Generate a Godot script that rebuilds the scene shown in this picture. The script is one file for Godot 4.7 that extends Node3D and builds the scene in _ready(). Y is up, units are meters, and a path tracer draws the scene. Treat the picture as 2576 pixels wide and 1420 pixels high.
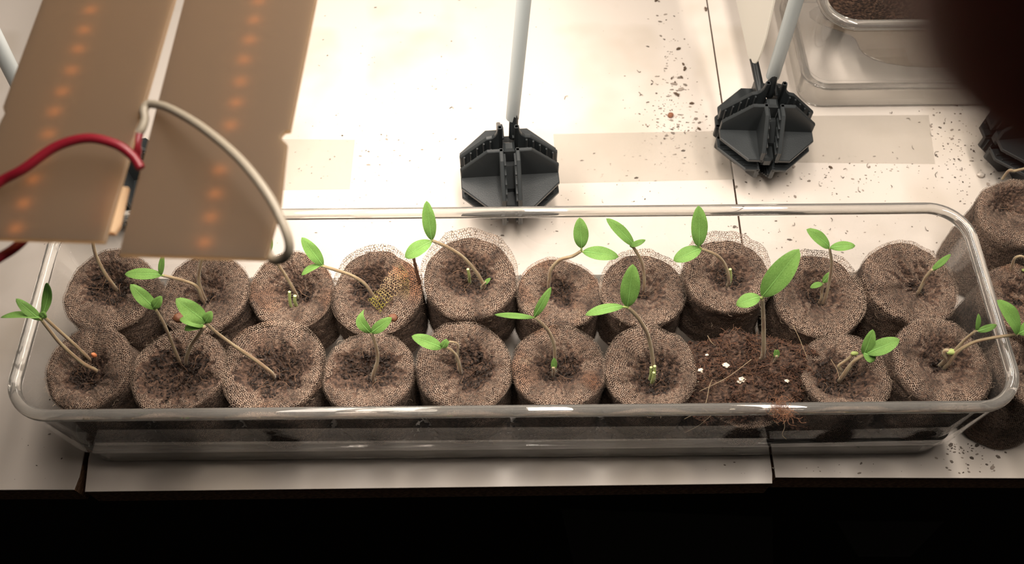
extends Node3D

# ---------------------------------------------------------------- helpers
class MB:
	var v := PackedVector3Array()
	var uv := PackedVector2Array()
	var col := PackedColorArray()
	var ix := PackedInt32Array()
	func pt(p: Vector3, u := Vector2.ZERO, c := Color.WHITE) -> int:
		v.append(p); uv.append(u); col.append(c)
		return v.size() - 1
	func tri(a: int, b: int, c: int) -> void:
		ix.append(a); ix.append(b); ix.append(c)
	func quad(a: int, b: int, c: int, d: int) -> void:
		tri(a, b, c); tri(a, c, d)
	func tri_p(a: Vector3, b: Vector3, c: Vector3) -> void:
		tri(pt(a), pt(b), pt(c))
	func quad_p(a: Vector3, b: Vector3, c: Vector3, d: Vector3) -> void:
		quad(pt(a), pt(b), pt(c), pt(d))
	# corners are given counter-clockwise seen from outside; Godot wants them clockwise
	func mesh(colored := false) -> ArrayMesh:
		var n := PackedVector3Array()
		n.resize(v.size())
		var out := PackedInt32Array()
		out.resize(ix.size())
		for k in range(0, ix.size(), 3):
			var a := ix[k]
			var b := ix[k + 1]
			var c := ix[k + 2]
			var fn := (v[b] - v[a]).cross(v[c] - v[a])
			n[a] += fn; n[b] += fn; n[c] += fn
			out[k] = a; out[k + 1] = c; out[k + 2] = b
		for k in n.size():
			n[k] = n[k].normalized() if n[k].length_squared() > 1e-30 else Vector3.UP
		var arr := []
		arr.resize(Mesh.ARRAY_MAX)
		arr[Mesh.ARRAY_VERTEX] = v
		arr[Mesh.ARRAY_NORMAL] = n
		arr[Mesh.ARRAY_TEX_UV] = uv
		if colored:
			arr[Mesh.ARRAY_COLOR] = col
		arr[Mesh.ARRAY_INDEX] = out
		var m := ArrayMesh.new()
		m.add_surface_from_arrays(Mesh.PRIMITIVE_TRIANGLES, arr)
		return m

var names := {}
var rng := RandomNumberGenerator.new()
var M := {}

func numbered(called: String) -> String:
	var k: int = names.get(called, 0)
	names[called] = k + 1
	return called if k == 0 else "%s_%03d" % [called, k]

func part(called: String, mesh: Mesh, mat: Material, parent: Node3D, at := Vector3.ZERO) -> MeshInstance3D:
	var o := MeshInstance3D.new()
	o.name = called
	o.mesh = mesh
	o.material_override = mat
	o.position = at
	o.cast_shadow = GeometryInstance3D.SHADOW_CASTING_SETTING_ON
	parent.add_child(o, true)
	return o

func tag(o: Node3D, label: String, category: String, group := "", kind := "") -> void:
	o.set_meta("label", label)
	o.set_meta("category", category)
	if group: o.set_meta("group", group)
	if kind: o.set_meta("kind", kind)

func thing(called: String, label: String, category: String, at := Vector3.ZERO, group := "") -> Node3D:
	var o := Node3D.new()
	o.name = numbered(called)
	o.position = at
	add_child(o)
	tag(o, label, category, group)
	return o

func single(called: String, mesh: Mesh, mat: Material, label: String, category: String, at := Vector3.ZERO, group := "", kind := "") -> MeshInstance3D:
	var o := part(numbered(called), mesh, mat, self, at)
	tag(o, label, category, group, kind)
	return o

func scatter(called: String, mesh: Mesh, mat: Material, xf: Array, cols: Array, parent: Node3D) -> MultiMeshInstance3D:
	var mm := MultiMesh.new()
	mm.transform_format = MultiMesh.TRANSFORM_3D
	mm.use_colors = true
	mm.mesh = mesh
	mm.instance_count = xf.size()
	for k in xf.size():
		mm.set_instance_transform(k, xf[k])
		mm.set_instance_color(k, cols[k])
	var o := MultiMeshInstance3D.new()
	o.name = called
	o.multimesh = mm
	o.material_override = mat
	o.set_meta("kind", "stuff")
	parent.add_child(o, true)
	return o

func smooth_path(pts: Array, per := 6) -> PackedVector3Array:
	var out := PackedVector3Array()
	var n := pts.size()
	for k in n - 1:
		var p0: Vector3 = pts[maxi(k - 1, 0)]
		var p1: Vector3 = pts[k]
		var p2: Vector3 = pts[k + 1]
		var p3: Vector3 = pts[mini(k + 2, n - 1)]
		for j in per:
			out.append(p1.cubic_interpolate(p2, p0, p3, float(j) / per))
	out.append(pts[n - 1])
	return out

func tube(mb: MB, path: PackedVector3Array, r0: float, r1: float, sides := 10, wob := 0.0) -> void:
	var n := path.size()
	var t := (path[1] - path[0]).normalized()
	var side := t.cross(Vector3.UP if absf(t.y) < 0.9 else Vector3.RIGHT).normalized()
	var first := mb.v.size()
	for k in n:
		t = (path[mini(k + 1, n - 1)] - path[maxi(k - 1, 0)]).normalized()
		side = (side - t * side.dot(t)).normalized()
		var up := t.cross(side)
		var f := float(k) / (n - 1)
		var r := lerpf(r0, r1, f) * (1.0 + wob * sin(k * 2.3))
		for j in sides:
			var a := TAU * j / sides
			mb.pt(path[k] + (side * cos(a) + up * sin(a)) * r, Vector2(float(j) / sides, f))
	for k in n - 1:
		for j in sides:
			var a := first + k * sides + j
			var b := first + k * sides + (j + 1) % sides
			mb.quad(a, b, b + sides, a + sides)
	for e in 2:
		var k := 0 if e == 0 else n - 1
		var d := (path[0] - path[1]).normalized() if e == 0 else (path[n - 1] - path[n - 2]).normalized()
		var r := r0 if e == 0 else r1
		var c := mb.pt(path[k] + d * r * 0.35)
		for j in sides:
			var a := first + k * sides + j
			var b := first + k * sides + (j + 1) % sides
			if e == 0: mb.tri(c, b, a)
			else: mb.tri(c, a, b)

# flat slab of a polygon lying in x-y of xf, thickness along its z, edges chamfered
func prism(mb: MB, given: PackedVector2Array, t: float, xf: Transform3D, bevel := 0.0) -> void:
	var poly := given.duplicate()
	var area := 0.0
	for k in poly.size():
		area += poly[k].cross(poly[(k + 1) % poly.size()])
	if area < 0: poly.reverse()
	var n := poly.size()
	var inner := PackedVector2Array()
	for k in n:
		var a := (poly[k] - poly[(k + n - 1) % n]).normalized()
		var b := (poly[(k + 1) % n] - poly[k]).normalized()
		var na := Vector2(-a.y, a.x)
		var nb := Vector2(-b.y, b.x)
		var m := na + nb
		m = m / maxf(0.4, m.length_squared()) * 2.0
		inner.append(poly[k] + m * bevel)
	var rings := [[inner, 0.0], [poly, bevel], [poly, t - bevel], [inner, t]] if bevel > 0 else [[poly, 0.0], [poly, t]]
	for r in rings.size() - 1:
		for k in n:
			var j := (k + 1) % n
			var a: PackedVector2Array = rings[r][0]
			var b: PackedVector2Array = rings[r + 1][0]
			mb.quad_p(xf * Vector3(a[k].x, a[k].y, rings[r][1]), xf * Vector3(a[j].x, a[j].y, rings[r][1]), xf * Vector3(b[j].x, b[j].y, rings[r + 1][1]), xf * Vector3(b[k].x, b[k].y, rings[r + 1][1]))
	var cap := Geometry2D.triangulate_polygon(inner)
	for k in range(0, cap.size(), 3):
		var a := inner[cap[k]]
		var b := inner[cap[k + 1]]
		var c := inner[cap[k + 2]]
		if (b - a).cross(c - a) < 0:
			var s := b
			b = c
			c = s
		mb.tri_p(xf * Vector3(a.x, a.y, t), xf * Vector3(b.x, b.y, t), xf * Vector3(c.x, c.y, t))
		mb.tri_p(xf * Vector3(a.x, a.y, 0), xf * Vector3(c.x, c.y, 0), xf * Vector3(b.x, b.y, 0))

# polygon on the ground (world x, z), slab from y0 up to y1
func slab(mb: MB, pts: Array, y0: float, y1: float, bevel := 0.0) -> void:
	var poly := PackedVector2Array()
	for p in pts: poly.append(Vector2(p.x, -p.z))
	prism(mb, poly, y1 - y0, Transform3D(Basis(Vector3.RIGHT, Vector3(0, 0, -1), Vector3.UP), Vector3(0, y0, 0)), bevel)

func box(mb: MB, c: Vector3, s: Vector3, b := Basis.IDENTITY, bevel := 0.0) -> void:
	var q := PackedVector2Array([Vector2(-s.x, -s.y) / 2, Vector2(s.x, -s.y) / 2, Vector2(s.x, s.y) / 2, Vector2(-s.x, s.y) / 2])
	prism(mb, q, s.z, Transform3D(b, c - b.z * s.z / 2), bevel)

# rings of points joined into a skin; each ring goes counter-clockwise seen from its far side
func skin(mb: MB, rings: Array, close := true) -> void:
	var n: int = rings[0].size()
	var first := mb.v.size()
	for r in rings:
		for p in r: mb.pt(p)
	for k in rings.size() - 1:
		for j in n:
			var a := first + k * n + j
			var b := first + k * n + (j + 1) % n
			mb.quad(a, b, b + n, a + n)
	if close:
		for e in 2:
			var r: Array = rings[0] if e == 0 else rings[-1]
			var c := Vector3.ZERO
			for p in r: c += p
			var m := mb.pt(c / n)
			for j in n:
				var a := first + (0 if e == 0 else (rings.size() - 1) * n) + j
				var b := first + (0 if e == 0 else (rings.size() - 1) * n) + (j + 1) % n
				if e == 0: mb.tri(m, b, a)
				else: mb.tri(m, a, b)

func lump(seed_: int, rough := 0.3, rings := 5, sides := 7) -> ArrayMesh:
	var no := FastNoiseLite.new()
	no.seed = seed_
	no.frequency = 0.9
	var mb := MB.new()
	var rr := []
	for k in range(1, rings):
		var ring := []
		var ph := PI * k / rings
		for j in sides:
			var d := Vector3(sin(ph) * cos(TAU * j / sides), -cos(ph), -sin(ph) * sin(TAU * j / sides))
			ring.append(d * (1.0 + rough * 2.0 * no.get_noise_3dv(d * 1.7)))
		rr.append(ring)
	skin(mb, rr)
	return mb.mesh()

func grit(seed_: int, rough: float) -> ArrayMesh:
	var no := noise(seed_, 1.1, 2)
	var mb := MB.new()
	var at := func(k: int, j: int) -> Vector3:
		var ph := PI * k / 4.0
		var d := Vector3(sin(ph) * cos(TAU * (j % 6) / 6), -cos(ph), -sin(ph) * sin(TAU * (j % 6) / 6))
		return d * (0.8 + rough * 1.3 * no.get_noise_3dv(d * 1.9)) * Vector3(1.25, 0.6, 0.85)
	for k in 4:
		for j in 6:
			if k > 0: mb.tri_p(at.call(k, j), at.call(k, j + 1), at.call(k + 1, j + 1))
			if k < 3: mb.tri_p(at.call(k, j), at.call(k + 1, j + 1), at.call(k + 1, j))
	return mb.mesh()

func fibre(seed_: int, thick := 0.018) -> ArrayMesh:
	var r := RandomNumberGenerator.new()
	r.seed = seed_
	var pts := []
	var p := Vector3(-0.5, 0, 0)
	var d := Vector3(1, r.randf_range(-0.5, 0.5), r.randf_range(-0.5, 0.5))
	for k in 5:
		pts.append(p)
		d = (d + Vector3(r.randf_range(-0.5, 0.5), r.randf_range(-0.6, 0.6), r.randf_range(-0.6, 0.6))).normalized()
		p += d * 0.25
	var mb := MB.new()
	tube(mb, smooth_path(pts, 2), thick, thick * 0.55, 4)
	return mb.mesh()

func noise(seed_: int, freq: float, oct := 3) -> FastNoiseLite:
	var n := FastNoiseLite.new()
	n.seed = seed_
	n.noise_type = FastNoiseLite.TYPE_SIMPLEX_SMOOTH
	n.frequency = freq
	n.fractal_octaves = oct
	return n

func noise_tex(seed_: int, freq: float, stops: Array, size := 512, oct := 4, normal := false, type := FastNoiseLite.TYPE_SIMPLEX_SMOOTH) -> NoiseTexture2D:
	var n := noise(seed_, freq, oct)
	n.noise_type = type
	var t := NoiseTexture2D.new()
	t.width = size
	t.height = size
	t.seamless = true
	t.noise = n
	if normal:
		t.as_normal_map = true
		t.bump_strength = 4.0
	elif stops.size():
		var g := Gradient.new()
		g.offsets = PackedFloat32Array(stops.map(func(s): return s[0]))
		g.colors = PackedColorArray(stops.map(func(s): return s[1]))
		t.color_ramp = g
	return t

func mat(c: Color, rough: float, metal := 0.0) -> StandardMaterial3D:
	var m := StandardMaterial3D.new()
	m.albedo_color = c
	m.roughness = rough
	m.metallic = metal
	return m

func rgb(r: int, g: int, b: int) -> Color:
	return Color8(r, g, b)

# fine knitted net: threads are the borders of a jittered honeycomb; alpha is where thread is
func net_texture() -> Array:
	var size := 640
	var nx := 12
	var ny := 14
	var r := RandomNumberGenerator.new()
	r.seed = 77
	var cells := []
	for j in ny:
		var row := []
		for i in nx:
			row.append(Vector2((i + 0.5 * (j % 2) + r.randf_range(-0.19, 0.19)) / nx, (j + 0.5 + r.randf_range(-0.19, 0.19)) / ny))
		cells.append(row)
	var no := noise(5, 0.012, 3)
	var fz := noise(9, 0.15, 2)
	var im := Image.create_empty(size, size, false, Image.FORMAT_RGBA8)
	var bump := Image.create_empty(size, size, false, Image.FORMAT_RGBA8)
	for y in size:
		var vj := float(y) / size
		var cj := int(vj * ny)
		for x in size:
			var p := Vector2(float(x) / size, vj)
			var d1 := 9.0
			var d2 := 9.0
			for dj in range(-1, 2):
				var jj := posmod(cj + dj, ny)
				var shift_y := float(cj + dj - jj) / ny
				var ci := int(p.x * nx - 0.5 * (jj % 2) + 1.0) - 1
				for di in range(-1, 2):
					var ii := posmod(ci + di, nx)
					var q: Vector2 = cells[jj][ii]
					var dx := (q.x + float(ci + di - ii) / nx - p.x) * nx
					var dy := (q.y + shift_y - p.y) * ny * 0.88
					var d := dx * dx + dy * dy
					if d < d1:
						d2 = d1
						d1 = d
					elif d < d2:
						d2 = d
			var e := sqrt(d2) - sqrt(d1)
			var wdt := 0.15 + 0.26 * no.get_noise_2d(x, y) + 0.16 * fz.get_noise_2d(x, y)
			var a := clampf(0.5 + (wdt - e) * 5.0, 0, 1)
			var h := clampf(1.0 - e / maxf(wdt, 0.05), 0, 1)
			var k := 0.50 + 0.34 * h + 0.55 * fz.get_noise_2d(x * 0.8 + 300, y * 0.8) + 0.3 * no.get_noise_2d(x * 2.5, y * 2.5 + 500)
			im.set_pixel(x, y, Color(clampf(k, 0, 1), clampf(k * 0.97, 0, 1), clampf(k * 0.93, 0, 1), a))
			bump.set_pixel(x, y, Color(h, h, h))
	return [ImageTexture.create_from_image(im), ImageTexture.create_from_image(bump)]

func materials() -> void:
	var nt := net_texture()
	var m := mat(Color(1, 1, 1), 0.85)
	m.albedo_texture = nt[0]
	m.albedo_color = rgb(216, 194, 178)
	m.vertex_color_use_as_albedo = true
	m.transparency = BaseMaterial3D.TRANSPARENCY_ALPHA_SCISSOR
	m.alpha_scissor_threshold = 0.5
	m.cull_mode = BaseMaterial3D.CULL_DISABLED
	M.net = m

	m = mat(Color(1, 1, 1), 0.95)
	m.albedo_texture = noise_tex(3, 0.02, [[0.0, rgb(26, 19, 15)], [0.42, rgb(58, 43, 35)], [0.6, rgb(86, 66, 54)], [1.0, rgb(130, 102, 84)]], 512, 5)
	m.uv1_triplanar = true
	m.uv1_scale = Vector3(40, 40, 40)
	m.heightmap_enabled = true
	m.heightmap_texture = noise_tex(4, 0.03, [], 512, 5)
	m.heightmap_scale = 0.12
	M.peat = m

	m = mat(Color(1, 1, 1), 0.95)
	m.vertex_color_use_as_albedo = true
	M.crumb = m

	m = mat(rgb(143, 190, 108), 0.5)
	m.albedo_texture = noise_tex(21, 0.03, [[0.0, Color(0.82, 0.86, 0.78)], [1.0, Color(1, 1, 1)]], 256, 3)
	m.vertex_color_use_as_albedo = true
	m.backlight_enabled = true
	m.backlight = Color(0.55, 0.78, 0.24)
	m.metallic_specular = 0.4
	m.heightmap_enabled = true
	m.heightmap_texture = noise_tex(22, 0.06, [], 256, 3)
	m.heightmap_scale = 0.01
	M.leaf = m
	M.midrib = mat(rgb(126, 178, 92), 0.55)

	m = mat(rgb(156, 144, 116), 0.6)
	m.albedo_texture = noise_tex(23, 0.02, [[0.0, Color(0.75, 0.62, 0.6)], [0.5, Color(0.95, 0.9, 0.85)], [1.0, Color(1, 1, 1)]], 128, 3)
	m.rim_enabled = true
	m.rim = 0.8
	m.rim_tint = 0.3
	m.backlight_enabled = true
	m.backlight = Color(0.2, 0.2, 0.1)
	M.stem = m
	m = mat(rgb(150, 165, 95), 0.55)
	m.rim_enabled = true
	m.rim = 0.6
	M.stub = m
	m = mat(rgb(205, 215, 150), 0.5)
	M.stub_top = m
	m = mat(rgb(98, 60, 38), 0.65)
	m.heightmap_enabled = true
	m.heightmap_texture = noise_tex(24, 0.05, [], 128, 3)
	m.heightmap_scale = 0.03
	M.coat = m

	m = mat(Color(0.86, 0.85, 0.83, 0.11), 0.02)
	m.refraction_enabled = true
	m.refraction_scale = 0.049
	M.acrylic = m

	m = mat(Color(0.9, 0.9, 0.88, 0.02), 0.02)
	m.transparency = BaseMaterial3D.TRANSPARENCY_ALPHA
	M.clear_sheet = m

	m = mat(rgb(206, 198, 190), 0.30)
	m.albedo_texture = noise_tex(31, 0.004, [[0.0, Color(0.93, 0.92, 0.9)], [0.5, Color(1, 1, 1)], [1.0, Color(1, 1, 1)]], 512, 4)
	m.uv1_triplanar = true
	m.uv1_world_triplanar = true
	m.uv1_scale = Vector3(5, 5, 5)
	M.laminate = m

	m = mat(Color(1, 1, 1), 0.95)
	m.albedo_texture = noise_tex(33, 0.03, [[0.0, rgb(60, 40, 28)], [0.5, rgb(124, 90, 64)], [1.0, rgb(172, 134, 98)]], 512, 4)
	m.uv1_triplanar = true
	m.uv1_world_triplanar = true
	m.uv1_scale = Vector3(20, 60, 20)
	m.heightmap_enabled = true
	m.heightmap_texture = noise_tex(34, 0.05, [], 512, 4)
	m.heightmap_scale = 0.06
	M.chipboard = m

	m = mat(rgb(38, 42, 44), 0.4)
	m.heightmap_enabled = true
	m.heightmap_texture = noise_tex(35, 0.12, [], 256, 3)
	m.uv1_triplanar = true
	m.uv1_scale = Vector3(40, 40, 40)
	m.heightmap_scale = 0.004
	M.black_plastic = m
	M.rod = mat(rgb(40, 44, 46), 0.4, 0.3)

	m = mat(rgb(176, 184, 186), 0.35)
	m.backlight_enabled = true
	m.backlight = Color(0.45, 0.46, 0.46)
	M.sleeve = m
	m = mat(rgb(236, 234, 228), 0.4)
	m.backlight_enabled = true
	m.backlight = Color(1.0, 0.99, 0.96)
	M.film = m

	m = mat(rgb(198, 190, 178), 0.7)
	m.transparency = BaseMaterial3D.TRANSPARENCY_ALPHA
	m.albedo_color.a = 0.28
	m.heightmap_enabled = true
	m.heightmap_texture = noise_tex(36, 0.2, [], 256, 2)
	m.uv1_triplanar = true
	m.uv1_scale = Vector3(30, 30, 30)
	m.heightmap_scale = 0.02
	M.tape = m

	m = mat(rgb(84, 76, 68), 0.5)
	m.backlight_enabled = true
	m.backlight = Color(1.0, 0.90, 0.77)
	m.heightmap_enabled = true
	m.heightmap_texture = noise_tex(37, 0.2, [], 256, 2)
	m.uv1_triplanar = true
	m.uv1_scale = Vector3(60, 12, 12)
	m.heightmap_scale = 0.002
	M.pcb = m
	m = mat(rgb(255, 220, 170), 0.5)
	m.emission_enabled = true
	m.emission = Color(1.0, 0.68, 0.40)
	m.emission_energy_multiplier = LED_GLOW
	M.led = m
	M.rail = mat(rgb(210, 190, 160), 0.5)
	M.rail.backlight_enabled = true
	M.rail.backlight = Color(0.9, 0.75, 0.55)
	M.red_wire = mat(rgb(112, 15, 30), 0.4)
	M.grey_wire = mat(rgb(146, 137, 122), 0.42)
	M.pink_wire = mat(rgb(226, 190, 170), 0.45)
	m = mat(rgb(140, 86, 72), 0.6)
	m.subsurf_scatter_enabled = true
	m.subsurf_scatter_strength = 0.3
	M.flesh = m
	M.nail = mat(rgb(190, 130, 110), 0.3)
	M.white_wall = mat(rgb(120, 116, 110), 0.8)
	M.dark_floor = mat(rgb(46, 44, 42), 0.8)
	M.dim_panel = mat(rgb(84, 82, 78), 0.6)
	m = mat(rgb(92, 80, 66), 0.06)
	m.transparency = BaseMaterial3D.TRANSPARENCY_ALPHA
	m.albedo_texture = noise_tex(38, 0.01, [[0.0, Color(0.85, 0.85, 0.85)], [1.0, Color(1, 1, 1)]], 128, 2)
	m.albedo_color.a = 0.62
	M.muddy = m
	M.orange_coat = mat(rgb(196, 120, 78), 0.6)
	M.soil_crumb = mat(rgb(84, 68, 54), 0.95)
	M.twig = mat(rgb(78, 50, 34), 0.9)
	m = mat(rgb(236, 226, 206), 0.85)
	M.perlite = m

const LED_GLOW := 1.9

# ---------------------------------------------------------------- tray
func round_rect(hx: float, hz: float, r: float, i: float, y: float) -> Array:
	var out := []
	var rr := maxf(r - i, 0.0015)
	var a := hx - i - rr
	var b := hz - i - rr
	for q in 4:
		for k in 13:
			var t := (q + k / 12.0) * PI / 2
			out.append(Vector3((a if q in [0, 3] else -a) + cos(t) * rr, y, -((b if q in [0, 1] else -b) + sin(t) * rr)))
	return out

func ring_mesh(hx: float, hz: float, prof: Array, closed_loop: bool) -> ArrayMesh:
	var mb := MB.new()
	var rings := []
	for p in prof:
		rings.append(round_rect(hx, hz, 0.0185, p[0], p[1]))
	if closed_loop: rings.append(round_rect(hx, hz, 0.0185, prof[0][0], prof[0][1]))
	skin(mb, rings, not closed_loop)
	return mb.mesh()

# walls and floor are clear sheet, the rim bead and the foot are solid acrylic bars
func tray(called: String, label: String, category: String, hx: float, hz: float, h: float, at: Vector3) -> Node3D:
	var o := thing(called, label, category, at)
	var top := h - 0.0052
	part("wall", ring_mesh(hx, hz, [[0.0140, 0.0182], [0.0120, 0.0181], [0.0062, 0.0180], [0.0044, 0.0182], [0.0032, 0.0192], [0.0024, 0.0208], [0.0021, 0.0225], [0.0020, 0.0240],
		[0.0003, top - 0.0010], [0.0002, top], [0.0031, top], [0.0032, top - 0.0010],
		[0.0050, 0.0250], [0.0052, 0.0236], [0.0060, 0.0224], [0.0076, 0.0217], [0.0095, 0.0216]], false), M.clear_sheet, o)
	part("rim", ring_mesh(hx, hz, [[0.0004, top + 0.0002], [-0.0003, top + 0.0006], [-0.0007, top + 0.0016], [-0.0008, top + 0.0030], [-0.0005, top + 0.0043], [0.0003, top + 0.0050], [0.0014, h], [0.0022, h],
		[0.0031, top + 0.0049], [0.0037, top + 0.0042], [0.0040, top + 0.0030], [0.0039, top + 0.0016], [0.0035, top + 0.0006], [0.0028, top + 0.0002]], true), M.acrylic, o)
	part("foot", ring_mesh(hx, hz, [[0.0100, 0.0008], [0.0094, 0.0003], [0.0086, 0.0], [0.0070, 0.0], [0.0060, 0.0005], [0.0054, 0.0016], [0.0050, 0.0030], [0.0044, 0.0150], [0.0044, 0.0166], [0.0048, 0.0174], [0.0058, 0.0177],
		[0.0084, 0.0177], [0.0092, 0.0172], [0.0096, 0.0160], [0.0102, 0.0030], [0.0102, 0.0018]], true), M.acrylic, o)
	return o

# ---------------------------------------------------------------- corner connector: eight corner shells of three quarter-octagon walls each
func connector(label: String, at: Vector3, yaw: float, size: float) -> Node3D:
	var o := thing("corner_connector", label, "connector", at, "black plastic corner connectors")
	o.rotation.y = yaw
	var g := 0.0031
	var t := 0.0022
	var R := size
	var c := R * 0.44
	for sx in [-1, 1]:
		for sy in [-1, 1]:
			for sz in [-1, 1]:
				var mb := MB.new()
				var dirs := [[Vector3(sx, 0, 0), Vector3(0, sy, 0), Vector3(0, 0, sz)], [Vector3(0, sy, 0), Vector3(0, 0, sz), Vector3(sx, 0, 0)], [Vector3(0, 0, sz), Vector3(sx, 0, 0), Vector3(0, sy, 0)]]
				for d in dirs:
					var u: Vector3 = d[0]
					var w: Vector3 = d[1]
					var nn: Vector3 = d[2]
					var poly := PackedVector2Array([Vector2(g, g), Vector2(R, g), Vector2(R, c), Vector2(c, R), Vector2(g, R)])
					if sy > 0 and sz < 0 and nn.y == 0.0:
						# the upper walls flare into a neck that grips the tube
						var up_u := u.y != 0.0
						var neck := PackedVector2Array([Vector2(g, g), Vector2(R, g), Vector2(R, c), Vector2(c, R * 0.99)])
						for k in 5:
							var a := k / 4.0
							neck.append(Vector2(lerpf(c * 0.9, g + 0.0026, sin(a * PI / 2)), R + 0.0062 * (1.0 - cos(a * PI / 2))))
						neck.append(Vector2(g + 0.0024, R + 0.0078))
						neck.append(Vector2(g, R + 0.0078))
						poly = neck
						if up_u:
							for k in poly.size(): poly[k] = Vector2(poly[k].y, poly[k].x)
					var b := Basis(u, w, nn)
					var xf := Transform3D(b, nn * g)
					if b.determinant() < 0:
						for k in poly.size(): poly[k] = Vector2(poly[k].y, poly[k].x)
						xf = Transform3D(Basis(w, u, nn), nn * g)
					prism(mb, poly, t, xf, 0.0004)
					for k in 5:
						var f := 0.36 + k * 0.135
						var rib := Vector2(R * f, R * minf(0.97, 1.40 - f))
						box(mb, u * rib.x + w * (rib.y - 0.0042) + nn * (g - 0.0004), Vector3(0.0009, 0.0075, 0.0012), Basis(u, w, u.cross(w)), 0.0002)
				part("corner_shell", mb.mesh(), M.black_plastic, o)
	var core := MB.new()
	var oct := PackedVector2Array()
	for k in 8: oct.append(Vector2.from_angle(PI / 8 + k * PI / 4) * R * 0.60)
	for ax in 3:
		var b: Basis = [Basis(Vector3.RIGHT, Vector3.UP, Vector3.BACK), Basis(Vector3.UP, Vector3.BACK, Vector3.RIGHT), Basis(Vector3.BACK, Vector3.RIGHT, Vector3.UP)][ax]
		prism(core, oct, g * 2.0, Transform3D(b, -b.z * g))
		box(core, Vector3.ZERO, Vector3(g * 1.9, g * 1.9, R * 1.84), b, 0.0012)
	part("core", core.mesh(), M.black_plastic, o)
	return o

func straight(mb: MB, a: Vector3, b: Vector3, r: float, sides := 14) -> void:
	var p := PackedVector3Array()
	for k in 6: p.append(a.lerp(b, k / 5.0))
	tube(mb, p, r, r, sides)

# ---------------------------------------------------------------- peat pellet
const PROF := [[1.0, 0.0], [1.04, 0.05], [1.02, 0.3], [0.99, 0.6], [0.985, 0.82], [1.0, 0.915], [0.99, 0.965], [0.955, 0.995], [0.89, 1.005], [0.78, 1.0], [0.63, 0.985], [0.46, 0.95], [0.30, 0.905], [0.14, 0.87], [0.0, 0.86]]

func prof_at(s: float) -> Vector2:
	var n := PROF.size() - 1
	var f := clampf(s, 0, 1) * n
	var k := mini(int(f), n - 1)
	var q := func(i: int) -> Vector2: return Vector2(PROF[clampi(i, 0, n)][0], PROF[clampi(i, 0, n)][1])
	return q.call(k).cubic_interpolate(q.call(k + 1), q.call(k - 1), q.call(k + 2), f - k)

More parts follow.
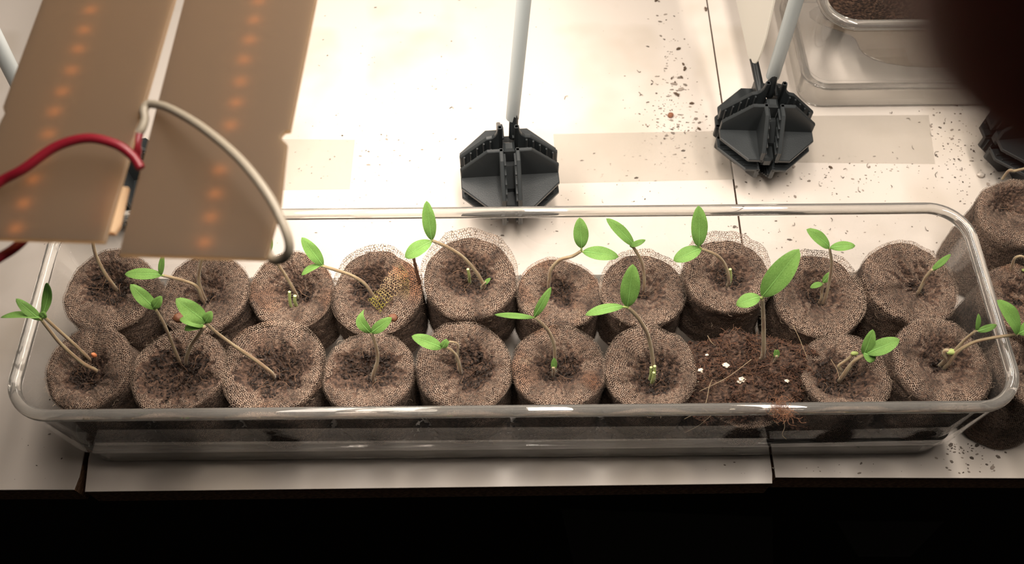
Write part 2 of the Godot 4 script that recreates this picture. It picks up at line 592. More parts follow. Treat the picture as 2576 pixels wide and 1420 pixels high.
func pellet(d: Array, seed_: int) -> void:
	var key: String = d[0]
	var base: Vector3 = d[1]
	var R: float = d[2]
	var H: float = d[3]
	var off: Vector2 = d[4]
	var ro: float = d[5]
	var ex: float = d[6]
	var phi: float = d[7]
	var dip: float = d[8]
	var collar: float = d[9]
	var o := thing("peat_pellet", d[11], "peat pellet", base, d[10])
	var n1 := noise(seed_, 1.0, 3)
	var n2 := noise(seed_ + 50, 1.0, 2)
	var n3 := noise(seed_ + 90, 1.0, 3)
	off *= 0.9
	var tilts := {"F1": Vector2(0.16, -0.10), "B1": Vector2(0.05, -0.12), "B3": Vector2(-0.05, -0.10), "B4": Vector2(0.06, -0.14), "B5": Vector2(0.0, -0.05), "B10": Vector2(-0.14, 0.0), "F10": Vector2(-0.10, -0.05), "F3": Vector2(0.06, -0.05)}
	var tilt: Vector2 = tilts.get(key, Vector2(n1.get_noise_2d(3, 9), n1.get_noise_2d(40, 2)) * 0.22)
	var fold := 0.09 if key in ["F3", "F10", "F5", "B10"] else 0.05
	var stain := key in ["B3", "B4", "F3", "F6", "B6", "R2"]
	for layer in 2:
		var net := layer == 0
		var NA := 132 if net else 84
		var NS := 84 if net else 60
		var mb := MB.new()
		var rho := PackedFloat32Array()
		var s_list := PackedVector2Array()
		for k in NS + 1:
			s_list.append(prof_at(float(k) / NS))
		var arc := 0.0
		for k in NS + 1:
			var pr := s_list[k]
			if k > 0:
				arc += Vector2((pr.x - s_list[k - 1].x) * R, (pr.y - s_list[k - 1].y) * H).length()
			var top := smoothstep(0.86, 1.0, pr.y) if k * 2 < NS else 1.0
			var inner := float(k) / NS
			for j in NA + 1:
				var th := TAU * (j % NA) / NA
				var cs := cos(th)
				var sn := sin(th)
				var q := Vector3(cs * 0.9, pr.y * 1.4, sn * 0.9)
				var lumpy := n1.get_noise_3d(q.x, q.y + inner * 0.6, q.z)
				# creases run round the side and towards the opening on top
				var crease := n2.get_noise_3d(cs * 1.3, pr.y * 9.0 + lumpy * 1.5, sn * 1.3)
				var pleat := n2.get_noise_3d(cs * 5.0, inner * 3.0, sn * 5.0)
				var r := pr.x * (1.0 + 0.05 * lumpy * (1.0 - top * 0.5)) + (1.0 - top) * 0.028 * crease
				var y := pr.y * H
				var inside := clampf((0.86 - pr.x) / 0.6, 0.0, 1.0) * top
				y -= dip * R * (inside * inside * 0.85)
				y += top * R * pr.x * (tilt.x * cs + tilt.y * sn)
				y += top * R * fold * sin(pr.x * 24.0 + lumpy * 5.0 + th) * smoothstep(0.0, 0.35, n3.get_noise_2d(cs + 31.0, sn * 1.2 + pr.x)) * inside * (1.0 - inside * 0.5)
				y += top * R * (0.12 * lumpy + 0.05 * pleat * inside * (1.0 - inside) * 4.0 + 0.03 * crease * inside)
				if not (key.begins_with("R")): y += top * R * 0.06 * n3.get_noise_2d(cs, sn) * (1.0 - inside)
				var c2 := off * clampf((0.92 - pr.x) / 0.92, 0.0, 1.0) * top
				var edge := ro * (1.0 + ex * cos(2.0 * (th - phi)) + 0.38 * n3.get_noise_2d(cs * 2.2 + 5.0, sn * 2.2) + 0.12 * n3.get_noise_2d(cs * 9.0, sn * 9.0 + 3.0))
				var hole := clampf((edge - pr.x) / 0.12, -1.0, 1.0) if top > 0.5 else -1.0
				if net:
					r += 0.028 + 0.012 * crease * top
					y += 0.0005 + (0.0012 * maxf(0.0, 1.0 - absf(hole)) * n3.get_noise_2d(cs * 4.0 + 9.0, sn * 4.0)) * top
					var back := collar * smoothstep(0.5, 0.98, pr.x) * top * (0.35 + 0.65 * maxf(0.0, -sn) + 0.35 * n3.get_noise_2d(cs * 1.5, sn * 1.5 + 20.0))
					r += 0.22 * back
					y += 0.26 * R * back
				else:
					if hole > 0.0:
						y -= R * (0.07 * hole + 0.10 * hole * n1.get_noise_3d(cs * pr.x * 7.0, 3.0, sn * pr.x * 7.0) + 0.05 * hole * n1.get_noise_3d(cs * pr.x * 18.0, 8.0, sn * pr.x * 18.0))
					if collar > 0.2 and top > 0.0:
						r -= 0.05 * collar * top * pr.x
						y -= 0.10 * R * collar * smoothstep(0.5, 0.9, pr.x) * top
				var p := Vector3(cs * r * R + c2.x * R, maxf(y, 0.0), sn * r * R + c2.y * R)
				var warp := 0.35 * n1.get_noise_3d(q.x * 1.6 + 7.0, q.y * 1.6, q.z * 1.6)
				var shade := 0.80 + 0.8 * n2.get_noise_3d(cs * 1.1 + 3.0, inner * 3.0, sn * 1.1) + 0.3 * crease
				var tint := Color(shade, shade, shade)
				if net and stain:
					var st := clampf(n3.get_noise_3d(cs * 0.8 + 4.0, inner * 1.5, sn * 0.8) * 2.2, 0.0, 1.0) * top
					if key == "B4": st = clampf(1.6 - Vector2(th - 6.0 if th > PI else th + 0.28, (inner - 0.62) * 3.0).length() * 2.0, 0, 1)
					tint = tint.lerp(Color(0.95, 0.45, 0.18) if key != "B4" else (Color(1.0, 0.5, 0.22) if inner < 0.66 else Color(0.8, 0.75, 0.2)), st * (0.75 if key == "B4" else 0.4))
				mb.pt(p, Vector2(11.0 * j / NA + warp * 0.3, arc / 0.0104 + warp * 0.4), tint.clamp(Color(0.05, 0.05, 0.05), Color(1, 1, 1)))
				rho.append(hole)
		var w := NA + 1
		for k in NS:
			for j in NA:
				var a := k * w + j
				if net and minf(minf(rho[a], rho[a + 1]), minf(rho[a + w], rho[a + w + 1])) > 0.0:
					continue
				mb.quad(a, a + w, a + w + 1, a + 1)
		if not net:
			var c := mb.pt(Vector3(0, 0, 0))
			for j in NA: mb.tri(c, j, j + 1)
		part("netting" if net else "peat_core", mb.mesh(net), M.net if net else M.peat, o)
	if key == "B4":
		var fl := MB.new()
		var way := smooth_path([Vector3(-0.05124, 0.05850, -0.07590), Vector3(-0.05420, 0.05900, -0.07080), Vector3(-0.05760, 0.05800, -0.06452), Vector3(-0.06354, 0.05450, -0.05947)], 6)
		for k in way.size():
			var dir := (way[mini(k + 1, way.size() - 1)] - way[maxi(k - 1, 0)]).normalized()
			var sd := dir.cross(Vector3(0, 0.9, 0.4)).normalized()
			var f := float(k) / (way.size() - 1)
			for j in 7:
				var q := j / 3.0 - 1.0
				var cc := Color(0.95, 0.42, 0.2).lerp(Color(0.9, 0.82, 0.6), clampf(f * 2.6, 0, 1)).lerp(Color(0.62, 0.72, 0.12), clampf((f - 0.55) * 3.0, 0, 1))
				fl.pt(way[k] + sd * q * (0.0042 + 0.0006 * sin(k * 1.9)) + Vector3(0, 0.0012 * (1.0 - q * q) + 0.0004 * n3.get_noise_2d(k * 0.7, j * 0.7), 0) - base, Vector2(q * 0.3, f * 1.3), cc)
		for k in way.size() - 1:
			for j in 6:
				var a := k * 7 + j
				fl.quad(a, a + 1, a + 8, a + 7)
		part("net_flap", fl.mesh(true), M.net, o).set_meta("label", "folded net flap stained orange and yellow green")
	# loose crumbs and root hairs in the opening
	var xs := []
	var cols := []
	var fx := []
	var fc := []
	var r2 := RandomNumberGenerator.new()
	r2.seed = seed_
	for k in int(60 + 700 * ro * ro):
		var a := r2.randf() * TAU
		var rr := sqrt(r2.randf()) * ro * 0.95
		var pr := prof_at(1.0)
		var fall := clampf((0.86 - rr) / 0.6, 0.0, 1.0)
		for i in 15:
			if PROF[i][0] <= rr and i > 7:
				pr = Vector2(PROF[i][0], PROF[i][1]).lerp(Vector2(PROF[i - 1][0], PROF[i - 1][1]), (rr - PROF[i][0]) / (PROF[i - 1][0] - PROF[i][0]))
				break
		var c2 := off * clampf((0.92 - rr) / 0.92, 0.0, 1.0)
		var p := Vector3(cos(a) * rr + c2.x, 0, sin(a) * rr + c2.y) * R
		p.y = pr.y * H - dip * R * fall * fall * 0.85 - R * r2.randf_range(0.0, 0.09)
		var s := R * r2.randf_range(0.012, 0.042)
		xs.append(Transform3D(Basis.from_euler(Vector3(r2.randf() * 6, r2.randf() * 6, r2.randf() * 6)).scaled(Vector3(s, s * 0.8, s)), p))
		var g := r2.randf()
		cols.append(Color(0.014, 0.009, 0.007).lerp(Color(0.046, 0.031, 0.024), g * g))
		if k % 14 == 0:
			var l := R * r2.randf_range(0.12, 0.42)
			fx.append(Transform3D(Basis.from_euler(Vector3(r2.randf_range(-0.5, 0.5), r2.randf() * 6, r2.randf_range(-0.5, 0.5))).scaled(Vector3(l, l, l)), p + Vector3(0, R * 0.05, 0)))
			fc.append(Color(0.07, 0.036, 0.02).lerp(Color(0.3, 0.18, 0.11), r2.randf() * r2.randf()))
	scatter("peat_crumbs", M.crumb_mesh, M.crumb, xs, cols, o)
	# hairs sticking out of the net all round
	for k in 60:
		var a := r2.randf() * TAU
		var pr := prof_at(r2.randf_range(0.2, 0.75))
		var c2 := off * clampf((0.92 - pr.x) / 0.92, 0.0, 1.0)
		var l := R * r2.randf_range(0.06, 0.2)
		fx.append(Transform3D(Basis.from_euler(Vector3(r2.randf() * 6, r2.randf() * 6, r2.randf() * 6)).scaled(Vector3(l, l, l)), Vector3(cos(a) * pr.x * R + c2.x * R, pr.y * H, sin(a) * pr.x * R + c2.y * R) * Vector3(1.03, 1, 1.03)))
		fc.append(Color(0.2, 0.13, 0.085).lerp(Color(0.5, 0.4, 0.3), r2.randf()))
	scatter("root_hairs", M.fibre_mesh, M.crumb, fx, fc, o)

# ---------------------------------------------------------------- seedling
func leaf_mesh(b: Vector3, t: Vector3, w: float, bend: float, roll: float, curl := 0.0, ribs: Array = []) -> ArrayMesh:
	var d := t - b
	var L := d.length()
	d = d.normalized()
	var face := (Vector3(0, 1.0, 0.25) - d * d.dot(Vector3(0, 1.0, 0.25))).normalized().rotated(d, roll)
	var side := d.cross(face).normalized()
	var nu := 18
	var nv := 8
	var th := minf(0.00035, w * 0.1)
	var mb := MB.new()
	for layer in 2:
		var sg := 1.0 if layer == 0 else -1.0
		for i in nu + 1:
			var u := float(i) / nu
			var half := w * 0.48 * pow(sin(PI * pow(u, 0.96)), 0.58) if i > 0 and i < nu else 0.0
			half = maxf(half, w * 0.07 * (1.0 - u))
			var lift := L * bend * (4.0 * u * (1.0 - u) * 0.5 - u * u * 0.25)
			for j in nv + 1:
				var q := 2.0 * j / nv - 1.0
				var cup := half * (0.22 * absf(q) + 0.05 * sin(u * 9.0 + q * 2.0))
				var rim := (1.0 - q * q) * (1.0 if i > 0 and i < nu else 0.0)
				var p := b + d * (L * u) + side * (half * q) + face * (lift + cup + sg * th * rim)
				var cu := maxf(0.0, u - 0.45)
				p += (side * (0.9 * curl) - d * absf(curl) * 1.3 * cu) * L * cu * 2.2 * cu
				if layer == 0 and j * 2 == nv: ribs.append(p)
				var g := 0.93 + 0.05 * absf(q) + 0.03 * sin(u * 20.0 + absf(q) * 8.0)
				if absf(q) < 0.1: g = 0.84
				mb.pt(p, Vector2(u * 2.0, q), Color(minf(1.0, g * (1.0 + 0.06 * u + 2.0 * absf(curl) * cu)), g, g * 0.9))
	var w1 := nv + 1
	var nn := (nu + 1) * w1
	for i in nu:
		for j in nv:
			var a := i * w1 + j
			mb.quad(a, a + 1, a + w1 + 1, a + w1)
			mb.quad(nn + a, nn + a + w1, nn + a + w1 + 1, nn + a + 1)
	for i in nu:
		var a := i * w1
		mb.quad(a, a + w1, nn + a + w1, nn + a)
		a += nv
		mb.quad(a, nn + a, nn + a + w1, a + w1)
	return mb.mesh(true)

func seedling(d: Array) -> void:
	var pts: Array = d[3]
	var o := thing(d[0], d[2], "seedling" if d[1] != "stub" else "stub", pts[0], "cut stem stubs" if d[1] == "stub" else "young seedlings growing in the pellets")
	var rel := []
	for p in pts: rel.append(p - pts[0])
	var mb := MB.new()
	var path := smooth_path(rel, 7)
	tube(mb, path, d[4] * 0.5 * 1.5, d[5] * 0.5 * 1.5, 10, 0.03)
	part("stem", mb.mesh(), M.stem if d[1] != "stub" else M.stub, o)
	if d[1] == "stub":
		var cap := MB.new()
		var e := path[path.size() - 1]
		var dir := (e - path[path.size() - 2]).normalized()
		tube(cap, PackedVector3Array([e - dir * 0.0002, e + dir * 0.0002]), d[5] * 0.8, d[5] * 0.7, 10)
		part("cut_face", cap.mesh(), M.stub_top, o)
	elif d[6].size() == 0:
		var head := lump(3, 0.1, 7, 10)
		var h := part("folded_head", head, M.stub, o, rel[-1])
		h.scale = Vector3(d[5] * 2.0, d[5] * 1.2, d[5] * 1.2)
	for l in d[6]:
		var gap: float = (l[0] - pts[-1]).length()
		if gap > 0.0002 and gap < 0.004:
			var pe := MB.new()
			tube(pe, PackedVector3Array([rel[-1], (l[0] - pts[0]).lerp(rel[-1], 0.4), (l[0] - pts[0]).lerp(l[1] - pts[0], 0.06)]), d[5] * 0.6, d[5] * 0.4, 7)
			part("petiole", pe.mesh(), M.stub, o)
		var ribs := []
		var lf := part("leaf", leaf_mesh(l[0] - pts[0], l[1] - pts[0], l[2], l[3], l[4], l[5] if l.size() > 5 else 0.0, ribs), M.leaf, o)
		if l[2] > 0.0030:
			var rb := MB.new()
			tube(rb, PackedVector3Array(ribs.slice(0, 16)), 0.00020, 0.00006, 6)
			part("midrib", rb.mesh(), M.midrib, lf)
	if d[7].size():
		var c := part("seed_coat", lump(5, 0.16, 9, 12), M.coat, o, d[7][0] - pts[0])
		c.scale = Vector3(1.0, 0.7, 0.85) * d[7][1]
		c.set_meta("label", "brown dry seed coat")
	# fine fuzz along the stem
	var xs := []
	var cs := []
	for k in 26 * path.size() / 7:
		var f := rng.randf() * (path.size() - 2)
		var i := int(f)
		var p := path[i].lerp(path[i + 1], f - i)
		var l := rng.randf_range(0.0006, 0.0013)
		var dir := Vector3(rng.randf_range(-1, 1), rng.randf_range(-1, 1), rng.randf_range(-1, 1)).normalized()
		var b := Basis(Quaternion(Vector3.RIGHT, dir)).scaled(Vector3(l, l, l))
		xs.append(Transform3D(b, p + dir * (lerpf(d[4], d[5], f / path.size()) * 0.95 + l * 0.35)))
		cs.append(Color(0.55, 0.5, 0.38))
	scatter("stem_fuzz", M.fibre_mesh, M.crumb, xs, cs, o)

# ---------------------------------------------------------------- light board
func light_board(label: String, outline: Array, leds: Array, y: float) -> void:
	var c := Vector3.ZERO
	for p in outline: c += p / outline.size()
	c.y = y
	var o := thing("light_board", label, "light board", c, "led light boards over the tray")
	var rel := []
	for p in outline: rel.append(p - c)
	var mb := MB.new()
	slab(mb, rel, -0.0016, 0.0, 0.0003)
	part("circuit_board", mb.mesh(), M.pcb, o)
	var chip := MB.new()
	slab(chip, [Vector3(-0.0012, 0, -0.0009), Vector3(0.0012, 0, -0.0009), Vector3(0.0012, 0, 0.0009), Vector3(-0.0012, 0, 0.0009)], -0.0008, 0.0, 0.0002)
	var cm := chip.mesh()
	for p in leds:
		var q: Vector3 = p - c
		q.y = -0.0017
		part("led_chip", cm, M.led, o, q)

func area(called: String, at: Vector3, sx: float, sz: float, energy: float, col: Color) -> void:
	var l := AreaLight3D.new()
	l.name = called
	l.area_size = Vector2(sx, sz)
	l.light_energy = energy
	l.light_color = col
	l.shadow_enabled = true
	l.set("area_range", 6.0)
	l.set("area_attenuation", 2.0)
	l.transform = Transform3D(Basis(Vector3.RIGHT, Vector3(0, 0, -1), Vector3.UP), at)
	add_child(l)

# ================================================================ the scene
func _ready() -> void:
	rng.seed = 12
	var warm := Color(1.0, 0.95, 0.895)
	# camera
	var cam := Camera3D.new()
	cam.name = "camera"
	cam.transform = Transform3D(Basis(Vector3(0.99995, -0.00470, 0.00831), Vector3(0.00955, 0.49203, -0.87053), Vector3(-0.00000, 0.87057, 0.49205)), Vector3(-0.00028, 0.42310, 0.13663))
	var lens := CameraAttributesPhysical.new()
	lens.frustum_focal_length = 38.8732
	lens.frustum_near = 0.004
	lens.frustum_far = 20.0
	lens.frustum_focus_distance = 0.425
	lens.exposure_aperture = 17.6
	lens.exposure_shutter_speed = 1.0
	lens.exposure_sensitivity = 100.0
	cam.attributes = lens
	add_child(cam)
	cam.current = true
	# dark room, dim background fill, light from seen and added boards
	var env := Environment.new()
	env.background_mode = Environment.BG_COLOR
	env.background_color = Color(0.13, 0.122, 0.113)
	env.tonemap_mode = Environment.TONE_MAPPER_LINEAR
	env.tonemap_exposure = 1.06
	env.sdfgi_enabled = true
	env.ssao_enabled = true
	env.ssil_enabled = true
	var we := WorldEnvironment.new()
	we.name = "environment"
	we.environment = env
	add_child(we)
	area("board_light_left", Vector3(-0.119, 0.2255, -0.165), 0.034, 0.30, 0.050, warm)
	area("board_light_right", Vector3(-0.074, 0.2255, -0.165), 0.034, 0.30, 0.050, warm)
	area("added_light_third", Vector3(0.03, 0.4455, -0.135), 0.036, 0.34, 0.22, warm)  # added lamp out of view, brightens wires and board tops from above
	area("added_light_fourth", Vector3(0.22, 0.4455, -0.135), 0.036, 0.34, 0.17, warm)  # another added lamp out of view, evens out the right side
	materials()
	M.crumb_mesh = grit(11, 0.75)
	M.fibre_mesh = fibre(2)
	M.bold_fibre = fibre(6, 0.055)

	build_shelf()
	build_trays()
	build_connectors()
	build_boards()
	var table := [
	["F1", Vector3(-0.18543, 0.02220, -0.02850), 0.01920, 0.03717, Vector2(-0.170, 0.176), 0.42, 0.25, 2.62, 0.18, 0.00, "peat pellets in the clear tray", "leftmost pellet of front row, brown soil bared on its left"],
	["F2", Vector3(-0.14615, 0.02220, -0.02650), 0.02065, 0.03519, Vector2(-0.069, 0.091), 0.74, 0.12, 0.17, 0.16, 0.10, "peat pellets in the clear tray", "second front pellet from left, net torn wide open with two stems"],
	["F3", Vector3(-0.10434, 0.02220, -0.02650), 0.02176, 0.03850, Vector2(0.135, 0.062), 0.62, 0.12, 0.00, 0.22, 0.25, "peat pellets in the clear tray", "third front pellet from left with raised pale net collar round dark soil"],
	["F4", Vector3(-0.06308, 0.02220, -0.02550), 0.01993, 0.03551, Vector2(-0.119, -0.192), 0.62, 0.30, 0.00, 0.24, 0.10, "peat pellets in the clear tray", "fourth front pellet from left, under the seedling with a curled yellow tip"],
	["F5", Vector3(-0.02145, 0.02220, -0.02650), 0.02053, 0.03868, Vector2(0.253, -0.071), 0.50, 0.10, 1.05, 0.16, 0.05, "peat pellets in the clear tray", "fifth front pellet from left, net gathered left of its bare soil patch"],
	["F6", Vector3(0.01970, 0.02220, -0.02650), 0.02025, 0.03687, Vector2(0.062, -0.056), 0.42, 0.25, 0.00, 0.26, 0.10, "peat pellets in the clear tray", "sixth front pellet from left, tiny folded green sprout in its hole"],
	["F7", Vector3(0.05977, 0.02220, -0.02650), 0.02003, 0.03379, Vector2(0.269, 0.126), 0.50, 0.10, -0.70, 0.22, 0.10, "peat pellets in the clear tray", "seventh front pellet from left, its right side buried in coir soil"],
	["F8", Vector3(0.10343, 0.02220, -0.02350), 0.02004, 0.02328, Vector2(-0.011, -0.048), 0.60, 0.10, 0.00, 0.20, 0.00, "peat pellets in the clear tray", "eighth front pellet from left, almost hidden under the reddish coir heap"],
	["F9", Vector3(0.14513, 0.02220, -0.02380), 0.01945, 0.03316, Vector2(-0.272, 0.162), 0.60, 0.15, 0.35, 0.16, 0.05, "peat pellets in the clear tray", "ninth front pellet from left, right of the coir heap, dark wet soil"],
	["F10", Vector3(0.18609, 0.02220, -0.02650), 0.02131, 0.03724, Vector2(0.243, -0.194), 0.22, 0.15, 0.00, 0.30, 0.00, "peat pellets in the clear tray", "last pellet of front row, spiral net pleats round a hooked sprout"],
	["B1", Vector3(-0.18656, 0.02220, -0.06950), 0.02074, 0.03279, Vector2(-0.266, -0.331), 0.50, 0.20, 0.52, 0.24, 0.00, "peat pellets in the clear tray", "leftmost pellet of back row, frayed edge under the left light board"],
	["B2", Vector3(-0.14243, 0.02220, -0.06780), 0.02063, 0.03117, Vector2(-0.088, -0.103), 0.20, 0.20, 0.00, 0.20, 0.00, "peat pellets in the clear tray", "second back pellet from left, below the end of the right light board"],
	["B3", Vector3(-0.10229, 0.02220, -0.06950), 0.01918, 0.03112, Vector2(0.126, -0.087), 0.28, 0.20, 0.35, 0.30, 0.00, "peat pellets in the clear tray", "third back pellet from left, dark hole beside two cut green stubs"],
	["B4", Vector3(-0.06284, 0.02220, -0.06800), 0.02088, 0.03154, Vector2(-0.240, -0.267), 0.50, 0.15, 1.05, 0.24, 0.30, "peat pellets in the clear tray", "fourth back pellet from left with orange and yellow stained net"],
	["B5", Vector3(-0.01947, 0.02220, -0.07320), 0.02156, 0.03540, Vector2(-0.079, -0.149), 0.52, 0.10, 0.79, 0.26, 0.45, "peat pellets in the clear tray", "fifth back pellet from left, tallest, pale see-through net collar"],
	["B6", Vector3(0.02130, 0.02220, -0.06670), 0.01942, 0.03031, Vector2(0.074, -0.206), 0.38, 0.25, 1.22, 0.20, 0.10, "peat pellets in the clear tray", "sixth back pellet from left, pale stem at its back left edge"],
	["B7", Vector3(0.06011, 0.02220, -0.06770), 0.01951, 0.03156, Vector2(0.046, 0.011), 0.14, 0.20, 0.00, 0.16, 0.30, "peat pellets in the clear tray", "seventh back pellet from left with nearly closed gathered net"],
	["B8", Vector3(0.09947, 0.02220, -0.07350), 0.02046, 0.03519, Vector2(0.137, -0.082), 0.34, 0.30, 0.17, 0.22, 0.50, "peat pellets in the clear tray", "eighth back pellet from left, domed, behind the reddish coir heap"],
	["B9", Vector3(0.14111, 0.02220, -0.06420), 0.02071, 0.03058, Vector2(0.069, -0.142), 0.24, 0.15, 0.00, 0.20, 0.30, "peat pellets in the clear tray", "ninth back pellet from left, right behind the coir heap"],
	["B10", Vector3(0.18368, 0.02220, -0.06950), 0.02180, 0.03237, Vector2(0.369, -0.054), 0.20, 0.20, 0.52, 0.20, 0.10, "peat pellets in the clear tray", "last pellet of back row, carrying a single unopened seedling"],
	["R1", Vector3(0.24666, 0.00030, -0.10823), 0.01980, 0.05300, Vector2(-0.068, -0.534), 0.12, 0.10, 0.00, 0.15, 0.00, "peat pellets beside the clear tray", "peat pellet on the shelf outside the tray, touching the black corner connector"],
	["R2", Vector3(0.23497, 0.00030, -0.06008), 0.01980, 0.05300, Vector2(0.149, -0.262), 0.12, 0.10, 0.00, 0.15, 0.00, "peat pellets beside the clear tray", "peat pellet on the shelf outside the tray, pale looped sprout on top"],
	["R3", Vector3(0.23367, 0.00030, -0.02795), 0.01980, 0.04900, Vector2(-0.031, -0.049), 0.12, 0.10, 0.00, 0.15, 0.00, "peat pellets beside the clear tray", "peat pellet on the shelf outside the tray, nearest the shelf edge"],
	]
	for k in table.size(): pellet(table[k], 100 + k * 7)
	var seeds := [
	["seedling", "seedling", "left-leaning seedling on leftmost front pellet, front stem of the two, three small leaves", [Vector3(-0.18383, 0.04787, -0.02893), Vector3(-0.18383, 0.05487, -0.02893), Vector3(-0.18743, 0.06142, -0.02981), Vector3(-0.19091, 0.07448, -0.03200), Vector3(-0.19189, 0.08573, -0.03390), Vector3(-0.19213, 0.09186, -0.03482)], 0.00122, 0.00087, [[Vector3(-0.19227, 0.09191, -0.03479), Vector3(-0.19911, 0.10183, -0.03944), 0.00454, 0.10, 0.00], [Vector3(-0.19223, 0.09355, -0.03504), Vector3(-0.20700, 0.09603, -0.03446), 0.00420, 0.15, 0.60], [Vector3(-0.19117, 0.09315, -0.03524), Vector3(-0.18975, 0.09563, -0.03666), 0.00350, 0.10, 0.30]], []],
	["seedling", "seedling", "rear stem of the two on leftmost front pellet, one narrow upright leaf", [Vector3(-0.18742, 0.04787, -0.03414), Vector3(-0.18742, 0.05487, -0.03414), Vector3(-0.18991, 0.06507, -0.03611), Vector3(-0.19318, 0.07837, -0.03815), Vector3(-0.19485, 0.08717, -0.03928)], 0.00106, 0.00088, [[Vector3(-0.19522, 0.08703, -0.03917), Vector3(-0.18819, 0.10143, -0.04761), 0.00422, -0.25, 0.30]], []],
	["seedling", "seedling", "slim seedling with two pointed leaves, left stem of the second front pellet", [Vector3(-0.14822, 0.04589, -0.03367), Vector3(-0.14822, 0.05289, -0.03367), Vector3(-0.14822, 0.06541, -0.03703), Vector3(-0.14806, 0.07769, -0.03989), Vector3(-0.14851, 0.08709, -0.04161)], 0.00106, 0.00088, [[Vector3(-0.14837, 0.08757, -0.04173), Vector3(-0.15591, 0.09877, -0.04727), 0.00600, 0.10, 0.00], [Vector3(-0.14908, 0.08835, -0.04170), Vector3(-0.14452, 0.09355, -0.04445), 0.00424, 0.15, 0.50]], []],
	["seedling", "seedling", "short right-leaning seedling with brown seed coat still on its curled leaves", [Vector3(-0.14532, 0.04589, -0.03325), Vector3(-0.14532, 0.05289, -0.03325), Vector3(-0.14109, 0.06227, -0.03597), Vector3(-0.13540, 0.07047, -0.03768), Vector3(-0.13097, 0.07679, -0.03884)], 0.00124, 0.00106, [[Vector3(-0.13135, 0.07669, -0.03890), Vector3(-0.14033, 0.08109, -0.04052), 0.00529, 0.35, 0.30], [Vector3(-0.13222, 0.07601, -0.03887), Vector3(-0.13977, 0.07629, -0.03806), 0.00459, 0.45, 0.20]], [Vector3(-0.14229, 0.07729, -0.04288), 0.00265]],
	["seedling", "seedling", "long seedling leaning left from third front pellet, two broad leaves", [Vector3(-0.10595, 0.04920, -0.02639), Vector3(-0.10595, 0.05620, -0.02639), Vector3(-0.11097, 0.06622, -0.02814), Vector3(-0.11740, 0.07785, -0.02961), Vector3(-0.12158, 0.08705, -0.03067), Vector3(-0.12400, 0.09416, -0.03147)], 0.00122, 0.00087, [[Vector3(-0.12359, 0.09454, -0.03163), Vector3(-0.13319, 0.10568, -0.03665), 0.00764, 0.10, 0.00], [Vector3(-0.12402, 0.09469, -0.03156), Vector3(-0.12061, 0.09947, -0.03409), 0.00417, 0.20, 0.40]], []],
	["seedling", "seedling", "upright seedling with curled yellow leaf tip and brown seed coat on fourth front pellet", [Vector3(-0.06181, 0.04621, -0.02536), Vector3(-0.06181, 0.05321, -0.02536), Vector3(-0.05847, 0.06413, -0.02855), Vector3(-0.05845, 0.07343, -0.03167), Vector3(-0.05937, 0.07981, -0.03359)], 0.00122, 0.00087, [[Vector3(-0.05969, 0.07991, -0.03354), Vector3(-0.06653, 0.08983, -0.03892), 0.00472, 0.25, -0.20, 0.55], [Vector3(-0.05937, 0.07981, -0.03359), Vector3(-0.05023, 0.08691, -0.03694), 0.00489, 0.12, 0.30]], [Vector3(-0.05071, 0.08031, -0.04034), 0.00210]],
	["seedling", "seedling", "small bent seedling with one long leaf, on fifth front pellet", [Vector3(-0.02324, 0.04938, -0.02659), Vector3(-0.02324, 0.05638, -0.02659), Vector3(-0.02422, 0.06446, -0.02897), Vector3(-0.02696, 0.07016, -0.03009), Vector3(-0.03017, 0.07260, -0.03008)], 0.00104, 0.00087, [[Vector3(-0.03020, 0.07212, -0.02994), Vector3(-0.04250, 0.07844, -0.03259), 0.00591, 0.10, 0.00], [Vector3(-0.03020, 0.07212, -0.02994), Vector3(-0.02799, 0.07588, -0.03220), 0.00347, 0.20, 0.40]], []],
	["seedling", "seedling", "tiny hooked seedling arching behind the bent one on fifth front pellet", [Vector3(-0.02507, 0.04938, -0.03117), Vector3(-0.02507, 0.05638, -0.03117), Vector3(-0.02409, 0.06210, -0.03290), Vector3(-0.02420, 0.06680, -0.03448), Vector3(-0.02750, 0.06880, -0.03450)], 0.00087, 0.00052, [[Vector3(-0.02718, 0.06846, -0.03447), Vector3(-0.03133, 0.06718, -0.03305), 0.00245, 0.30, 0.40]], []],
	["seedling", "seedling", "seedling with two narrow leaves in a V, arching left from sixth front pellet", [Vector3(0.01827, 0.04757, -0.02963), Vector3(0.01827, 0.05457, -0.02963), Vector3(0.01763, 0.06619, -0.03338), Vector3(0.01501, 0.07529, -0.03559), Vector3(0.01152, 0.08181, -0.03665), Vector3(0.00898, 0.08544, -0.03706)], 0.00123, 0.00088, [[Vector3(0.00881, 0.08549, -0.03703), Vector3(-0.00761, 0.08877, -0.03699), 0.00263, 0.08, 0.00], [Vector3(0.00880, 0.08597, -0.03716), Vector3(0.01551, 0.09865, -0.04398), 0.00385, 0.12, 0.20]], []],
	["seedling", "seedling", "tiny folded green sprout at the stem foot on sixth front pellet", [Vector3(0.01767, 0.04757, -0.02697), Vector3(0.01767, 0.05457, -0.02697), Vector3(0.01744, 0.05654, -0.02761)], 0.00087, 0.00105, [[Vector3(0.01712, 0.05520, -0.02707), Vector3(0.01776, 0.06008, -0.03055), 0.00209, 0.05, 0.00], [Vector3(0.01817, 0.05520, -0.02706), Vector3(0.01811, 0.05968, -0.03035), 0.00192, 0.05, 0.30]], []],
